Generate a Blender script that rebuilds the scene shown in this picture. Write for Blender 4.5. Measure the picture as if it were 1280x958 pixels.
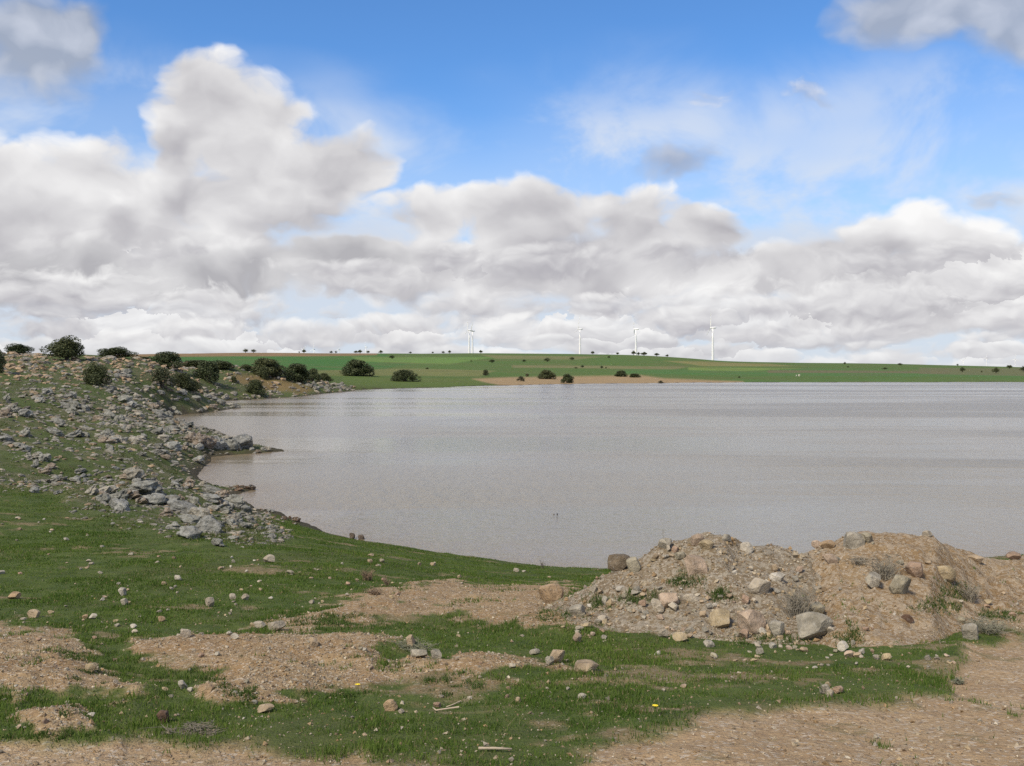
import bpy, math, random
import numpy as np

for _o in list(bpy.data.objects):
    bpy.data.objects.remove(_o)
scene = bpy.context.scene
C = scene.collection

# ------------------------------------------------------------------ camera
F = 1260.0            # focal length in photo pixels (1280 wide)
HY = 459.0            # photo row of the horizon
CZ = 5.5              # eye height above the water
cam_data = bpy.data.cameras.new('camera')
cam_data.sensor_width = 36.0
cam_data.lens = 36.0 * F / 1280.0
cam_data.clip_start = 0.05
cam_data.clip_end = 60000.0
cam = bpy.data.objects.new('camera', cam_data)
C.objects.link(cam)
PITCH = math.atan((479.0 - HY) / F)
cam.location = (0, 0, CZ)
cam.rotation_euler = (math.radians(90) - PITCH, 0, 0)
scene.camera = cam
cy = scene.cycles
cy.use_adaptive_sampling, cy.adaptive_threshold, cy.adaptive_min_samples = True, 0.010, 12
cy.use_denoising = False
cy.max_bounces, cy.diffuse_bounces, cy.glossy_bounces, cy.transmission_bounces = 4, 2, 2, 2

# ------------------------------------------------------------------ light
SUN_EL = math.radians(46)
SUN_AZ = math.radians(-142)      # from +Y, clockwise positive: behind, to the left
vs = scene.view_settings
vs.view_transform = 'Standard'
vs.look = 'None'
vs.exposure = 0.0
vs.gamma = 1.0
vs.use_curve_mapping = False

sun_data = bpy.data.lights.new('sun', 'SUN')
sun_data.energy = 4.1
sun_data.angle = math.radians(12)
sun_data.color = (1.0, 0.89, 0.72)
sun = bpy.data.objects.new('sun', sun_data)
C.objects.link(sun)
sun.location = (-40, -30, 60)
sun.rotation_euler = (math.radians(90) - SUN_EL, 0, math.pi - SUN_AZ)
# a sun lamp shines along its -Z; the rotation above tilts it to come from azimuth SUN_AZ


# ------------------------------------------------------------------ node expressions
class E:
    """a value in a node tree; arithmetic on it adds math nodes"""
    def __init__(s, tree, v):
        s.t, s.v = tree, v
    def _m(s, op, *a):
        return nmath(s.t, op, s, *a)
    def __add__(s, o): return s._m('ADD', o)
    __radd__ = __add__
    def __sub__(s, o): return s._m('SUBTRACT', o)
    def __rsub__(s, o): return nmath(s.t, 'SUBTRACT', o, s)
    def __mul__(s, o): return s._m('MULTIPLY', o)
    __rmul__ = __mul__
    def __truediv__(s, o): return s._m('DIVIDE', o)
    def __rtruediv__(s, o): return nmath(s.t, 'DIVIDE', o, s)
    def max(s, o): return s._m('MAXIMUM', o)
    def min(s, o): return s._m('MINIMUM', o)
    def smax(s, o, k): return s._m('SMOOTH_MAX', o, k)
    def abs(s): return s._m('ABSOLUTE')
    def pow(s, o): return s._m('POWER', o)
    def clamp(s): return s.max(0.0).min(1.0)


def put(tree, sock, v):
    if isinstance(v, E):
        v = v.v
    if hasattr(v, 'is_linked'):
        tree.links.new(v, sock)
    else:
        if isinstance(v, (tuple, list)) and len(v) == 3 and len(sock.default_value) == 4:
            v = (*v, 1.0)
        sock.default_value = v


def nmath(t, op, *a):
    n = t.nodes.new('ShaderNodeMath')
    n.operation = op
    for i, v in enumerate(a):
        put(t, n.inputs[i], v)
    return E(t, n.outputs[0])


def sstep(t, lo, hi, v, o0=0.0, o1=1.0, smooth=True):
    n = t.nodes.new('ShaderNodeMapRange')
    n.interpolation_type = 'SMOOTHSTEP' if smooth else 'LINEAR'
    for nm, x in (('Value', v), ('From Min', lo), ('From Max', hi), ('To Min', o0), ('To Max', o1)):
        put(t, n.inputs[nm], x)
    return E(t, n.outputs['Result'])


def mixc(t, f, a, b, mode='MIX'):
    n = t.nodes.new('ShaderNodeMix')
    n.data_type = 'RGBA'
    n.blend_type = mode
    n.clamp_factor = True
    put(t, n.inputs[0], f)
    put(t, n.inputs[6], a)
    put(t, n.inputs[7], b)
    return E(t, n.outputs[2])


def vec(t, x, y, z=0.0):
    n = t.nodes.new('ShaderNodeCombineXYZ')
    for i, v in enumerate((x, y, z)):
        put(t, n.inputs[i], v)
    return E(t, n.outputs[0])


def noise(t, v, scale, detail=4.0, rough=0.5, dims='3D', dist=0.0, lac=2.0, color=False):
    n = t.nodes.new('ShaderNodeTexNoise')
    n.noise_dimensions = dims
    put(t, n.inputs['Vector'], v)
    n.inputs['Scale'].default_value = scale
    n.inputs['Detail'].default_value = detail
    n.inputs['Roughness'].default_value = rough
    n.inputs['Distortion'].default_value = dist
    n.inputs['Lacunarity'].default_value = lac
    return E(t, n.outputs['Color' if color else 'Fac'])


def voro(t, v, scale, detail=0.0, rough=0.5, dims='2D', feature='F1', smooth=0.6, out='Distance', rand=1.0):
    n = t.nodes.new('ShaderNodeTexVoronoi')
    n.voronoi_dimensions = dims
    n.feature = feature
    put(t, n.inputs['Vector'], v)
    n.inputs['Scale'].default_value = scale
    if 'Detail' in n.inputs:
        n.inputs['Detail'].default_value = detail
        n.inputs['Roughness'].default_value = rough
    if feature == 'SMOOTH_F1':
        n.inputs['Smoothness'].default_value = smooth
    n.inputs['Randomness'].default_value = rand
    return E(t, n.outputs[out])


def sep(t, v):
    n = t.nodes.new('ShaderNodeSeparateXYZ')
    put(t, n.inputs[0], v)
    return [E(t, n.outputs[i]) for i in range(3)]


# ------------------------------------------------------------------ sky
def build_world():
    w = bpy.data.worlds.new('World')
    scene.world = w
    w.use_nodes = True
    t = w.node_tree
    t.nodes.clear()
    out = t.nodes.new('ShaderNodeOutputWorld')
    bg = t.nodes.new('ShaderNodeBackground')
    t.links.new(bg.outputs[0], out.inputs[0])
    sky = t.nodes.new('ShaderNodeTexSky')
    sky.sky_type = 'NISHITA'
    sky.sun_disc = False
    sky.sun_elevation = SUN_EL
    sky.sun_rotation = SUN_AZ
    sky.altitude = 900
    sky.air_density = 1.0
    sky.dust_density = 0.35
    sky.ozone_density = 2.2
    STR = 0.11
    bg.inputs['Strength'].default_value = STR
    K = 1.0 / STR                      # cloud colours below are final radiances

    co = t.nodes.new('ShaderNodeTexCoord')
    d = E(t, co.outputs['Generated'])
    x, y, z = sep(t, d)
    U0 = nmath(t, 'ARCTAN2', x, y) * F
    V0 = nmath(t, 'ARCSINE', z) * F

    def uv(px, py):                    # photo position -> direction on the sky, in 1/F radians
        a = math.atan((px - 640) / F)
        return a * F, math.atan((HY - py) / math.hypot(F, px - 640)) * F

    # domain warp, then two scales of billows, each with a second sample toward the light
    wv = vec(t, U0 / 170.0, V0 / 120.0)
    w1 = sep(t, noise(t, wv, 1.0, 4.0, 0.55, '2D', color=True))
    U = U0 + (w1[0] - 0.5) * 95.0
    V = V0 + (w1[1] - 0.5) * 62.0

    def billow(s, du=0.0, dv=0.0, det=1.0):
        p = vec(t, (U + du) / s, (V + dv) / (s * 0.66))
        return 0.92 - voro(t, p, 1.0, det, 0.5, '2D', 'F1')
    def fb(s, du=0.0, dv=0.0, det=4.0, ro=0.58):
        p = vec(t, (U + du) / s, (V + dv) / (s * 0.72))
        return noise(t, p, 1.0, det, ro, '2D')
    LU, LV = -16.0, 24.0
    bigN = fb(95.0, det=5.0) * 0.66 + billow(66.0) * 0.34
    bigO = fb(95.0, LU, LV, 2.0) * 0.66 + billow(66.0, LU, LV, 0.0) * 0.34
    US, VS = U, V
    V = V * 1.4
    smlN = fb(44.0) * 0.68 + billow(34.0) * 0.32
    smlO = fb(44.0, LU * .5, LV * .5, 2.0) * 0.68 + billow(34.0, LU * .5, LV * .5, 0.0) * 0.32
    V = VS
    def lobes(sx, sy, su=0.0, amt=.22, uu=None, vv_=None):
        fu, fv = (wf[0] - 0.5) * amt * 2, (wf[1] - 0.5) * amt * 2
        p = vec(t, (uu or U) / sx + fu + su, (vv_ or V) / sy + fv)
        n = t.nodes.new('ShaderNodeTexVoronoi')
        n.voronoi_dimensions = '2D'
        put(t, n.inputs['Vector'], p)
        n.inputs['Scale'].default_value = 1.0
        n.inputs['Randomness'].default_value = .95
        vv = t.nodes.new('ShaderNodeVectorMath')
        vv.operation = 'SUBTRACT'
        put(t, vv.inputs[0], p)
        t.links.new(n.outputs['Position'], vv.inputs[1])
        lx, ly, _ = sep(t, E(t, vv.outputs[0]))
        return E(t, n.outputs['Distance']), lx, ly, sep(t, E(t, n.outputs['Color']))[0]

    wf = sep(t, noise(t, vec(t, U / 34.0, V / 26.0), 1.0, 4.0, 0.6, '2D', color=True))
    wide = noise(t, vec(t, U0 / 260.0, V0 / 120.0), 1.0, 2.0, 0.5, '2D')
    veil = noise(t, vec(t, (U0 + V0 * .5) / 210.0, V0 / 150.0 - U0 / 600.0), 1.0, 5.0, 0.6, '2D', 0.3)

    UV = vec(t, U, V)

    def blobs(bl, k=0.25):
        m = None
        for (px, py, rx, ry) in bl:
            u, v = uv(px, py)
            n = t.nodes.new('ShaderNodeVectorMath')
            n.operation = 'MULTIPLY_ADD'
            put(t, n.inputs[0], UV)
            n.inputs[1].default_value = (1 / rx, 1 / ry, 0)
            n.inputs[2].default_value = (-u / rx, -v / ry, 0)
            q = t.nodes.new('ShaderNodeVectorMath')
            q.operation = 'DOT_PRODUCT'
            t.links.new(n.outputs[0], q.inputs[0])
            t.links.new(n.outputs[0], q.inputs[1])
            q = 1.0 - E(t, q.outputs['Value'])
            m = q if m is None else m.smax(q, k)
        return m.max(-1.5)

    col = E(t, sky.outputs[0])
    # the photograph's deeper blue overhead, paling to the horizon
    col = mixc(t, 1.0, col, (0.72, 1.14, 1.54), 'MULTIPLY')

    def lay(col, D, soft, light, dark, bright, opac=1.0):
        a = sstep(t, 0.0, soft, D) * opac
        c = mixc(t, light.clamp(), tuple(v * K for v in dark), tuple(v * K for v in bright))
        return mixc(t, a, col, c)

    # high thin veil of cirrus
    hv = (sstep(t, 0.36, 0.70, veil) * .70 + .26) * sstep(t, 40.0, 180.0, V0) * sstep(t, 395.0, 205.0, V0 + (wide - .5) * 150.0)
    col = mixc(t, hv, col, tuple(v * K for v in (0.72, 0.78, 0.88)))
    # pale air at the horizon
    hz = sstep(t, 330.0, 0.0, V0) * 0.55
    col = mixc(t, hz, col, tuple(v * K for v in (0.60, 0.70, 0.82)))

    WHITE, GREY, DARK = (0.97, 0.965, 0.96), (0.475, 0.465, 0.495), (0.34, 0.345, 0.385)

    # cumulus out of view and overhead, added for more and whiter light below
    elsew = noise(t, vec(t, U0 / 420.0, V0 / 190.0), 1.0, 2.0, 0.5, '2D')
    outside = sstep(t, 690.0, 900.0, U0.abs()).max(sstep(t, 560.0, 760.0, V0))
    D = (elsew - 0.40) * 4.5 + (bigN - 0.5) * 2.0
    D = D * outside - (1.0 - outside) * 1.5
    L = 0.55 + (bigN - bigO) * 3.0
    col = lay(col, D, 0.6, L, GREY, (0.85, 0.85, 0.86), 0.9)

    # lone soft grey clouds high up
    D = blobs([(45, 66, 100, 66), (100, 45, 50, 45), (1180, 14, 130, 50), (1270, 30, 80, 50)])
    D = D * 1.3 + (bigN - 0.42) * 1.1
    col = lay(col, D, 1.1, 0.55 + (bigN - bigO) * 2.4, (0.42, 0.44, 0.48), (0.66, 0.67, 0.70), 0.78)
    # small scraps
    D = blobs([(876, 122, 34, 14), (1000, 122, 40, 22), (1262, 252, 44, 13)]) + (smlN - 0.5) * 2.6
    col = lay(col, D, 1.3, 0.7 + (smlN - smlO) * 2.0, DARK, (0.74, 0.75, 0.80), 0.6)
    D = blobs([(850, 198, 95, 24)]) + (bigN - 0.5) * 1.9
    col = lay(col, D, 1.1, 0.35 + (bigN - bigO) * 2.0, (0.36, 0.38, 0.45), (0.62, 0.64, 0.70), 0.75)

    prof = noise(t, vec(t, U0 / 210.0, 3.3), 1.0, 2.0, 0.55, '2D')
    bd, blx, bly, brc = lobes(118.0, 84.0, 2.2, .16)
    # pale layered air behind the low cumulus
    hz2 = sstep(t, 190.0, 120.0, V + (wide - 0.5) * 110.0)
    col = mixc(t, hz2 * .85, col, tuple(v * K for v in (0.66, 0.71, 0.80)))

    # cumulus banks, far to near
    def bank(col, bl, N, O, top, base, amp=1.6, soft=0.55, g=1.1, dark=GREY, bright=WHITE, lift=0.0):
        vg = sstep(t, base, top, V, smooth=False)
        D = blobs(bl) + (N - 0.5) * amp - sstep(t, base, base - 45.0, V) * 1.5
        L = 0.28 + lift + vg * 0.58 + sstep(t, .75, .1, bd) * 0.16 - .08 + (N - O) * g + (wide - 0.5) * 1.1 - sstep(t, 0.3, 1.2, D) * 0.22
        L = L + sstep(t, 0.45, 0.05, D) * 0.2
        return lay(col, D, soft, L, dark, bright)

    col = bank(col, [(1160, 318, 120, 62), (1060, 345, 130, 50), (1260, 345, 120, 52), (960, 350, 100, 40), (1180, 375, 260, 50)],
               bigN, bigO, 175.0, 40.0)
    col = bank(col, [(790, 272, 85, 62), (660, 268, 110, 56), (540, 270, 95, 42), (700, 330, 260, 60), (880, 290, 80, 40), (560, 340, 180, 60)],
               bigN, bigO, 235.0, 60.0)
    col = bank(col, [(100, 235, 130, 70), (10, 245, 110, 75), (40, 300, 220, 80), (200, 320, 260, 60)],
               bigN, bigO, 265.0, 95.0)
    col = bank(col, [(262, 128, 62, 62), (238, 175, 52, 70), (310, 180, 80, 80), (440, 205, 60, 52), (390, 220, 80, 60), (310, 250, 170, 66)],
               bigN, bigO, 350.0, 165.0, amp=1.5, lift=.09)
    col = bank(col, [(190, 345, 300, 45), (420, 335, 130, 38), (20, 345, 160, 45)], bigN, bigO, 190.0, 75.0, lift=-.12, dark=(.46, .455, .48))

    # rows of small cumulus packed toward the horizon, all round
    UL, VL = U0 + (w1[0] - 0.5) * 40.0, V0 + (w1[1] - 0.5) * 20.0
    for (top, base, sx, sy, su, thr, dk, br) in ((150, 36, 185., 62., .3, .69, (.475, .465, .50), (.94, .935, .93)), (86, 14, 120., 36., 4.7, .69, (.51, .50, .535), (.93, .925, .92)),
                                                 (42, -10, 84., 20., 9.2, .73, (.56, .555, .585), (.91, .91, .91))):
        d, lx, ly, rc = lobes(sx, sy, su, .30, UL, VL)
        env = sstep(t, top + 22.0, top - 22.0, V0 + (prof - 0.5) * 70.0) * sstep(t, base - 20.0, base, V0)
        D = (thr + (rc - .5) * .30 - d) * 2.2 + (smlN - 0.5) * 1.1 - (1.0 - env) * 2.0
        L = 0.50 + ly * 0.80 - lx * .08 + (smlN - smlO) * 0.8 + (wide - 0.5) * 0.7 + (rc - .5) * .3 + sstep(t, 0.6, 0.05, D) * 0.1
        col = lay(col, D, 0.75, L, dk, br, 0.92)
    low = sstep(t, 26.0, -4.0, V0)
    col = mixc(t, low * 0.45, col, tuple(v * K for v in (0.72, 0.73, 0.76)))
    put(t, bg.inputs['Color'], col)
    w.cycles.sampling_method = 'MANUAL'
    w.cycles.sample_map_resolution = 512


build_world()


# ------------------------------------------------------------------ number helpers
rng = np.random.default_rng(7)
CP, SP = math.cos(PITCH), math.sin(PITCH)


def ray(px, py):
    """photo position -> direction from the eye (not normalised)"""
    a, b = (px - 640.0), (479.0 - py)
    return np.array((a, F * CP + b * SP, -F * SP + b * CP))


def proj(x, y, z):
    """world point -> photo position"""
    dz = z - CZ
    d = np.maximum(y * CP - dz * SP, 1e-3)
    return 640.0 + F * x / d, 479.0 - F * (y * SP + dz * CP) / d


def _hash(ix, iy, seed):
    h = (ix.astype(np.int64) * 374761393 + iy.astype(np.int64) * 668265263 + seed * 362437) & 0xFFFFFFFF
    h = ((h ^ (h >> 13)) * 1274126177) & 0xFFFFFFFF
    h = (h ^ (h >> 16)) & 0xFFFF
    return h / 32767.5 - 1.0


def vn(x, y, seed=0):
    ix, iy = np.floor(x), np.floor(y)
    fx, fy = x - ix, y - iy
    fx = fx * fx * (3 - 2 * fx)
    fy = fy * fy * (3 - 2 * fy)
    a, b = _hash(ix, iy, seed), _hash(ix + 1, iy, seed)
    c, d = _hash(ix, iy + 1, seed), _hash(ix + 1, iy + 1, seed)
    return (a + (b - a) * fx) * (1 - fy) + (c + (d - c) * fx) * fy


def fbm(x, y, octs=4, seed=0, gain=0.5):
    s, a, n = 0.0, 1.0, 0.0
    for k in range(octs):
        s = s + a * vn(x * 2.03 ** k + 13.7 * k, y * 2.03 ** k - 7.1 * k, seed + k)
        n += a
        a *= gain
    return s / n


def ss(a, b, v):
    t = np.clip((v - a) / (b - a), 0, 1)
    return t * t * (3 - 2 * t)


def poly_sd(px, py, pts):
    """signed distance to a polygon, positive inside"""
    pts = np.asarray(pts, float)
    best = np.full(px.shape, 1e18)
    ins = np.zeros(px.shape, bool)
    for i in range(len(pts)):
        ax, ay = pts[i]
        bx, by = pts[(i + 1) % len(pts)]
        ex, ey = bx - ax, by - ay
        wx, wy = px - ax, py - ay
        u = np.clip((wx * ex + wy * ey) / (ex * ex + ey * ey + 1e-12), 0, 1)
        dx, dy = wx - ex * u, wy - ey * u
        best = np.minimum(best, dx * dx + dy * dy)
        cr = (ay > py) != (by > py)
        if by != ay:
            ins ^= cr & (px < ex * (py - ay) / (by - ay) + ax)
    d = np.sqrt(best)
    return np.where(ins, d, -d)


# ------------------------------------------------------------------ shape of the land
SHORE_PX = [(1900, 692), (1500, 694), (1280, 698), (1100, 706), (900, 714), (780, 718), (720, 715), (660, 708), (600, 701), (540, 693),
            (480, 684), (450, 678), (425, 672), (403, 668), (400, 664), (385, 657), (355, 650), (335, 641), (318, 631), (302, 628), (298, 619),
            (316, 613), (314, 609), (292, 610), (272, 607), (250, 600), (243, 596), (252, 586), (263, 578), (262, 572), (296, 569), (342, 566),
            (340, 562), (312, 560), (304, 553), (280, 546), (250, 537), (215, 529), (211, 523), (225, 518.5), (262, 514.5), (288, 511), (284, 507),
            (262, 505), (270, 502), (292, 500.5), (340, 498.5), (378, 496), (402, 492.5), (432, 490.5), (447, 489), (445, 487.5),
            (480, 486.5), (520, 485.2), (600, 483), (660, 481.3), (720, 480.3), (800, 479.5), (860, 478.7), (960, 478.2), (1280, 478), (1900, 478)]
SHORE = []
for _p in SHORE_PX:
    _d = ray(*_p)
    _k = -CZ / _d[2]
    SHORE.append((_d[0] * _k, _d[1] * _k))

# photo column, photo row, distance: places where the height of the land is known
CTRL = [
    (0, 958, 4.8), (640, 958, 4.8), (1280, 958, 4.8), (-400, 958, 4.8), (1700, 958, 4.8),
    (0, 900, 5.9), (640, 900, 5.9), (1280, 900, 5.9),
    (0, 850, 7.4), (640, 850, 7.4), (1280, 850, 7.3), (-400, 850, 7.4), (1700, 850, 7.2),
    (0, 800, 9.3), (320, 800, 9.3), (640, 800, 9.3), (960, 800, 9.4), (1280, 800, 9.2),
    (0, 760, 11.7), (300, 760, 11.7), (560, 760, 12.2), (760, 760, 12.4), (1000, 760, 12.2), (1280, 760, 11.8), (1700, 760, 11.8), (-400, 760, 11.5),
    (0, 720, 15), (300, 720, 15.2), (480, 720, 16.5), (600, 726, 18.5), (800, 735, 18), (1000, 728, 18.5), (1280, 722, 18.5), (1700, 720, 18.5),
    (600, 708, 24.5), (700, 719, 23.5), (900, 719, 23.5), (1280, 705, 25.0), (1700, 704, 25.0),
    (300, 685, 19.5), (420, 690, 21), (330, 655, 29.5), (250, 652, 26.5),
    (-400, 700, 16.5), (0, 700, 17.5), (0, 640, 25), (150, 648, 25.5), (150, 612, 33), (220, 610, 37.5), (0, 600, 32), (0, 560, 41), (0, 520, 55), (0, 490, 72), (0, 465, 95), (0, 449, 118),
    (-400, 560, 38), (-400, 470, 80), (-400, 440, 115), (-400, 446, 180), (-400, 440, 900),
    (100, 600, 36), (100, 560, 46), (100, 520, 63), (100, 490, 82), (100, 465, 108), (100, 449, 128),
    (200, 560, 52), (200, 533, 72), (200, 506, 95), (200, 480, 118), (200, 463, 136), (200, 457, 148),
    (255, 556, 61), (290, 561, 64), (252, 497, 128), (285, 508, 133),
    (60, 451, 190), (200, 458, 190), (260, 481, 168), (270, 467, 188), (300, 465, 198), (345, 469, 207), (340, 488, 196), (395, 480, 222), (425, 486, 228), (330, 466, 250), (400, 476, 270),
    (60, 452, 420), (200, 453, 420), (200, 444, 900), (60, 446, 900), (300, 455, 480), (300, 442.5, 950),
    (450, 480, 290), (450, 470, 360), (400, 455, 600), (400, 443.5, 1000), (520, 478, 320),
    (600, 478, 320), (600, 470, 400), (600, 456, 650), (600, 444.5, 1000),
    (720, 474, 390), (800, 472, 430), (800, 460, 640), (760, 444.5, 1000), (800, 445, 1020), (860, 448, 1080),
    (900, 472, 450), (900, 461, 700), (900, 451.5, 1200),
    (1050, 472, 450), (1050, 463, 750), (1050, 454.5, 1300), (1150, 456, 1320),
    (1280, 473, 450), (1280, 465, 750), (1280, 459.6, 1350), (1700, 474, 450), (1700, 461, 1350),
    (-400, 449, 2600), (200, 450, 2600), (640, 450, 2600), (900, 456.5, 2600), (1280, 460.5, 2600), (1700, 461, 2600),
    (-400, 458, 9000), (200, 458, 9000), (640, 458, 9000), (1280, 459.6, 9000), (1700, 459.6, 9000),
]


def _feat(x, y):
    r = np.hypot(x, y)
    th = np.clip(np.arctan2(x, y), -0.72, 0.72)
    return 4.6 * th, 1.35 * np.log(np.clip(r, 4.6, 9000.0))


_cx, _cy, _cz = [], [], []
for (_px, _py, _Y) in CTRL:
    _d = ray(_px, _py)
    _k = _Y / _d[1]
    _cx.append(_d[0] * _k)
    _cy.append(_Y)
    _cz.append(_d[2] * _k)
for (_x, _y) in SHORE[::2]:
    _cx.append(_x)
    _cy.append(_y)
    _cz.append(0.22 - CZ)
_cx, _cy, _cz = map(np.array, (_cx, _cy, _cz))
_fa, _fb = _feat(_cx, _cy)
_ft = _cz / np.hypot(_cx, _cy)


def _tps(r2):
    return 0.5 * r2 * np.log(r2 + 1e-9)


_NC = len(_fa)
_A = np.zeros((_NC + 3, _NC + 3))
_A[:_NC, :_NC] = _tps((_fa[:, None] - _fa) ** 2 + (_fb[:, None] - _fb) ** 2) + np.eye(_NC) * 0.004
_A[:_NC, _NC:] = np.stack([np.ones(_NC), _fa, _fb], 1)
_A[_NC:, :_NC] = np.stack([np.ones(_NC), _fa, _fb], 0)
_W = np.linalg.solve(_A, np.concatenate([_ft, np.zeros(3)]))


def base_height(x, y):
    r = np.hypot(x, y)
    a, b = _feat(x, y)
    t = _W[_NC] + _W[_NC + 1] * a + _W[_NC + 2] * b
    for i in range(_NC):
        t = t + _W[i] * _tps((a - _fa[i]) ** 2 + (b - _fb[i]) ** 2)
    return CZ + np.clip(r, 4.6, 9000.0) * t


# ground zones, outlined where they lie in the photograph and carried to the land
Z_TRACK = [(1330, 770), (1262, 795), (1215, 815), (1195, 840), (1190, 868), (1120, 884), (1040, 888), (960, 898), (890, 906), (830, 922), (770, 938), (715, 952), (690, 1000), (1500, 1100), (2600, 1000), (2200, 760)]
Z_STRIP = [(-700, 915), (-60, 925), (40, 934), (120, 926), (180, 914), (250, 932), (330, 926), (370, 938), (450, 944), (500, 956), (640, 962), (800, 1010), (-800, 1100)]
Z_A = [(305, 790), (350, 776), (410, 762), (470, 745), (520, 736), (560, 730), (600, 738), (650, 738), (695, 733), (725, 742), (690, 760), (715, 778), (735, 792), (680, 792), (640, 784), (590, 780), (540, 776), (480, 782), (400, 786), (350, 792)]
Z_B = [(165, 806), (250, 802), (330, 800), (420, 798), (500, 808), (520, 822), (480, 832), (560, 834), (590, 826), (640, 834), (680, 846), (745, 852), (650, 858), (600, 864), (545, 856), (500, 852), (465, 866), (410, 866), (370, 882), (300, 886), (262, 890), (250, 868), (290, 852), (230, 838), (175, 830), (160, 818)]
Z_C = [(-300, 790), (0, 792), (95, 798), (118, 815), (90, 832), (130, 852), (180, 862), (205, 872), (170, 888), (120, 876), (60, 880), (20, 892), (0, 880), (-300, 880)]
Z_D = [(60, 890), (100, 885), (110, 905), (150, 930), (60, 930), (20, 900)]
Z_E = [(1195, 806), (1235, 778), (1285, 745), (1420, 720), (1700, 710), (1700, 800), (1262, 802)]
Z_ROCKY = [(-400, 440), (-400, 650), (0, 610), (60, 618), (95, 645), (200, 668), (300, 682), (360, 672), (345, 650), (300, 612), (250, 600), (340, 566), (300, 500), (440, 488), (430, 478), (380, 470), (300, 462), (200, 455), (0, 445)]
Z_RED = [(285, 468), (330, 470), (372, 478), (392, 487), (380, 492), (330, 488), (300, 480)]
Z_TAN = [(640, 484), (610, 478), (590, 473), (640, 471), (720, 470.5), (800, 470), (830, 473), (860, 474), (930, 476.5), (920, 482), (700, 486)]


def zone(px, py, pts, soft, jit=0.0):
    return ss(-soft, soft, poly_sd(px, py, pts) + jit)


def land(x, y):
    x, y = np.asarray(x, float), np.asarray(y, float)
    r = np.hypot(x, y)
    z = base_height(x, y)
    q6 = 60 / (r + 5)
    s = 0.006 * r * fbm(x * q6, y * q6, 3, 15) - poly_sd(x + 0.010 * r * vn(x * 25 / (r + 5), y * 25 / (r + 5), 5), y + 0.012 * r * vn(x * 40 / (r + 5), y * 12 / (r + 5), 9), SHORE)       # positive on land
    px, py = proj(x, y, z)
    far = ss(150, 500, r)
    jx = fbm(x * 1.1, y * 1.1, 4, 21)
    m = {}
    j = 9 * jx + 5 * fbm(x * 4, y * 4, 3, 33)
    near = (y > 0.5) & (r < 40)
    rag = 16 * fbm(x * 5.5, y * 5.5, 3, 35)
    tr = np.maximum(zone(px, py, Z_TRACK, 10, j * 1.6 + rag * .5), zone(px, py, Z_STRIP, 9, j * 1.5 + rag * .6))
    tr = np.where(near, tr, ss(2.2, 0.5, np.abs(y + 0.4 * x)) * (r < 40))
    m['track'] = np.where(r < 4.6, np.maximum(tr, (y < 4) * 0.9), tr)
    gr = 0
    bank = 0
    for zp in (Z_A, Z_B, Z_C, Z_D, Z_E):
        sd = poly_sd(px, py, zp)
        gr = np.maximum(gr, ss(-5, 5, sd + j * 1.3 + rag))
        bank = np.maximum(bank, ss(-16, 26, sd + j))
    m['gravel'] = np.where(near, gr, 0.0)
    bank = np.where(near, bank, 0.0)
    m['bare'] = ss(.24, .50, fbm(x * .75, y * 1.3, 4, 37, .6) + .25 * fbm(x * 7, y * 7, 2, 38)) * (r < 60)
    rk = zone(px, py, Z_ROCKY, 14, j * np.clip(30 / r, .3, 1)) * (r < 260) * (r > 15)
    m['rocky'] = np.where(y > 5, rk, 0)
    m['red'] = zone(px, py, Z_RED, 3, 0) * (r > 120) * (r < 260)
    m['tan'] = zone(px, py, Z_TAN, 1.5, 0) * (r > 250)
    m['mud'] = ss(1.15, 0.25, s / np.where(rk > .3, .6, 1.0) / np.clip(r / 28, 1, 1.6) + 0.35 * jx) * (s > -3)
    m['farland'] = far
    # relief
    relief = 0.055 * fbm(x * .8, y * .8, 3, 40) * (1 - far) + 0.018 * fbm(x * 4.5, y * 4.5, 3, 44) * (r < 60)
    relief = relief + rk * (0.42 * np.maximum(fbm(x * .22 + y * .1, y * .22 - .3 * x, 4, 51), -.3) * ss(16, 40, r) + 0.10 * fbm(x * 1.3, y * 1.3, 3, 57))
    relief = relief + far * 0.9 * fbm(x * .006, y * .006, 3, 60)
    relief = relief + bank * (0.085 + 0.05 * fbm(x * 2.1, y * 2.1, 3, 63) + 0.02 * fbm(x * 9, y * 9, 2, 64))
    relief = relief - m['track'] * (0.035 - 0.02 * fbm(x * 3, y * 3, 3, 70)) * near
    z = z + relief
    # the shore: an eroded lip, then the lake bed
    L = np.where(r < 45, 0.7, 1.0)
    z = np.where(s > 0, np.maximum(z, 0.08 + 0.05 * jx) * (1 - np.exp(-s / L)) + 0.03, -np.minimum(1.5, 0.02 + 0.35 * -s))
    m['s'] = s
    return z, m, px, py


# ------------------------------------------------------------------ scene helpers
def tag(o, label=None, cat=None, group=None, kind=None):
    for k, v in (('label', label), ('category', cat), ('group', group), ('kind', kind)):
        if v:
            o[k] = v
    return o


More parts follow.
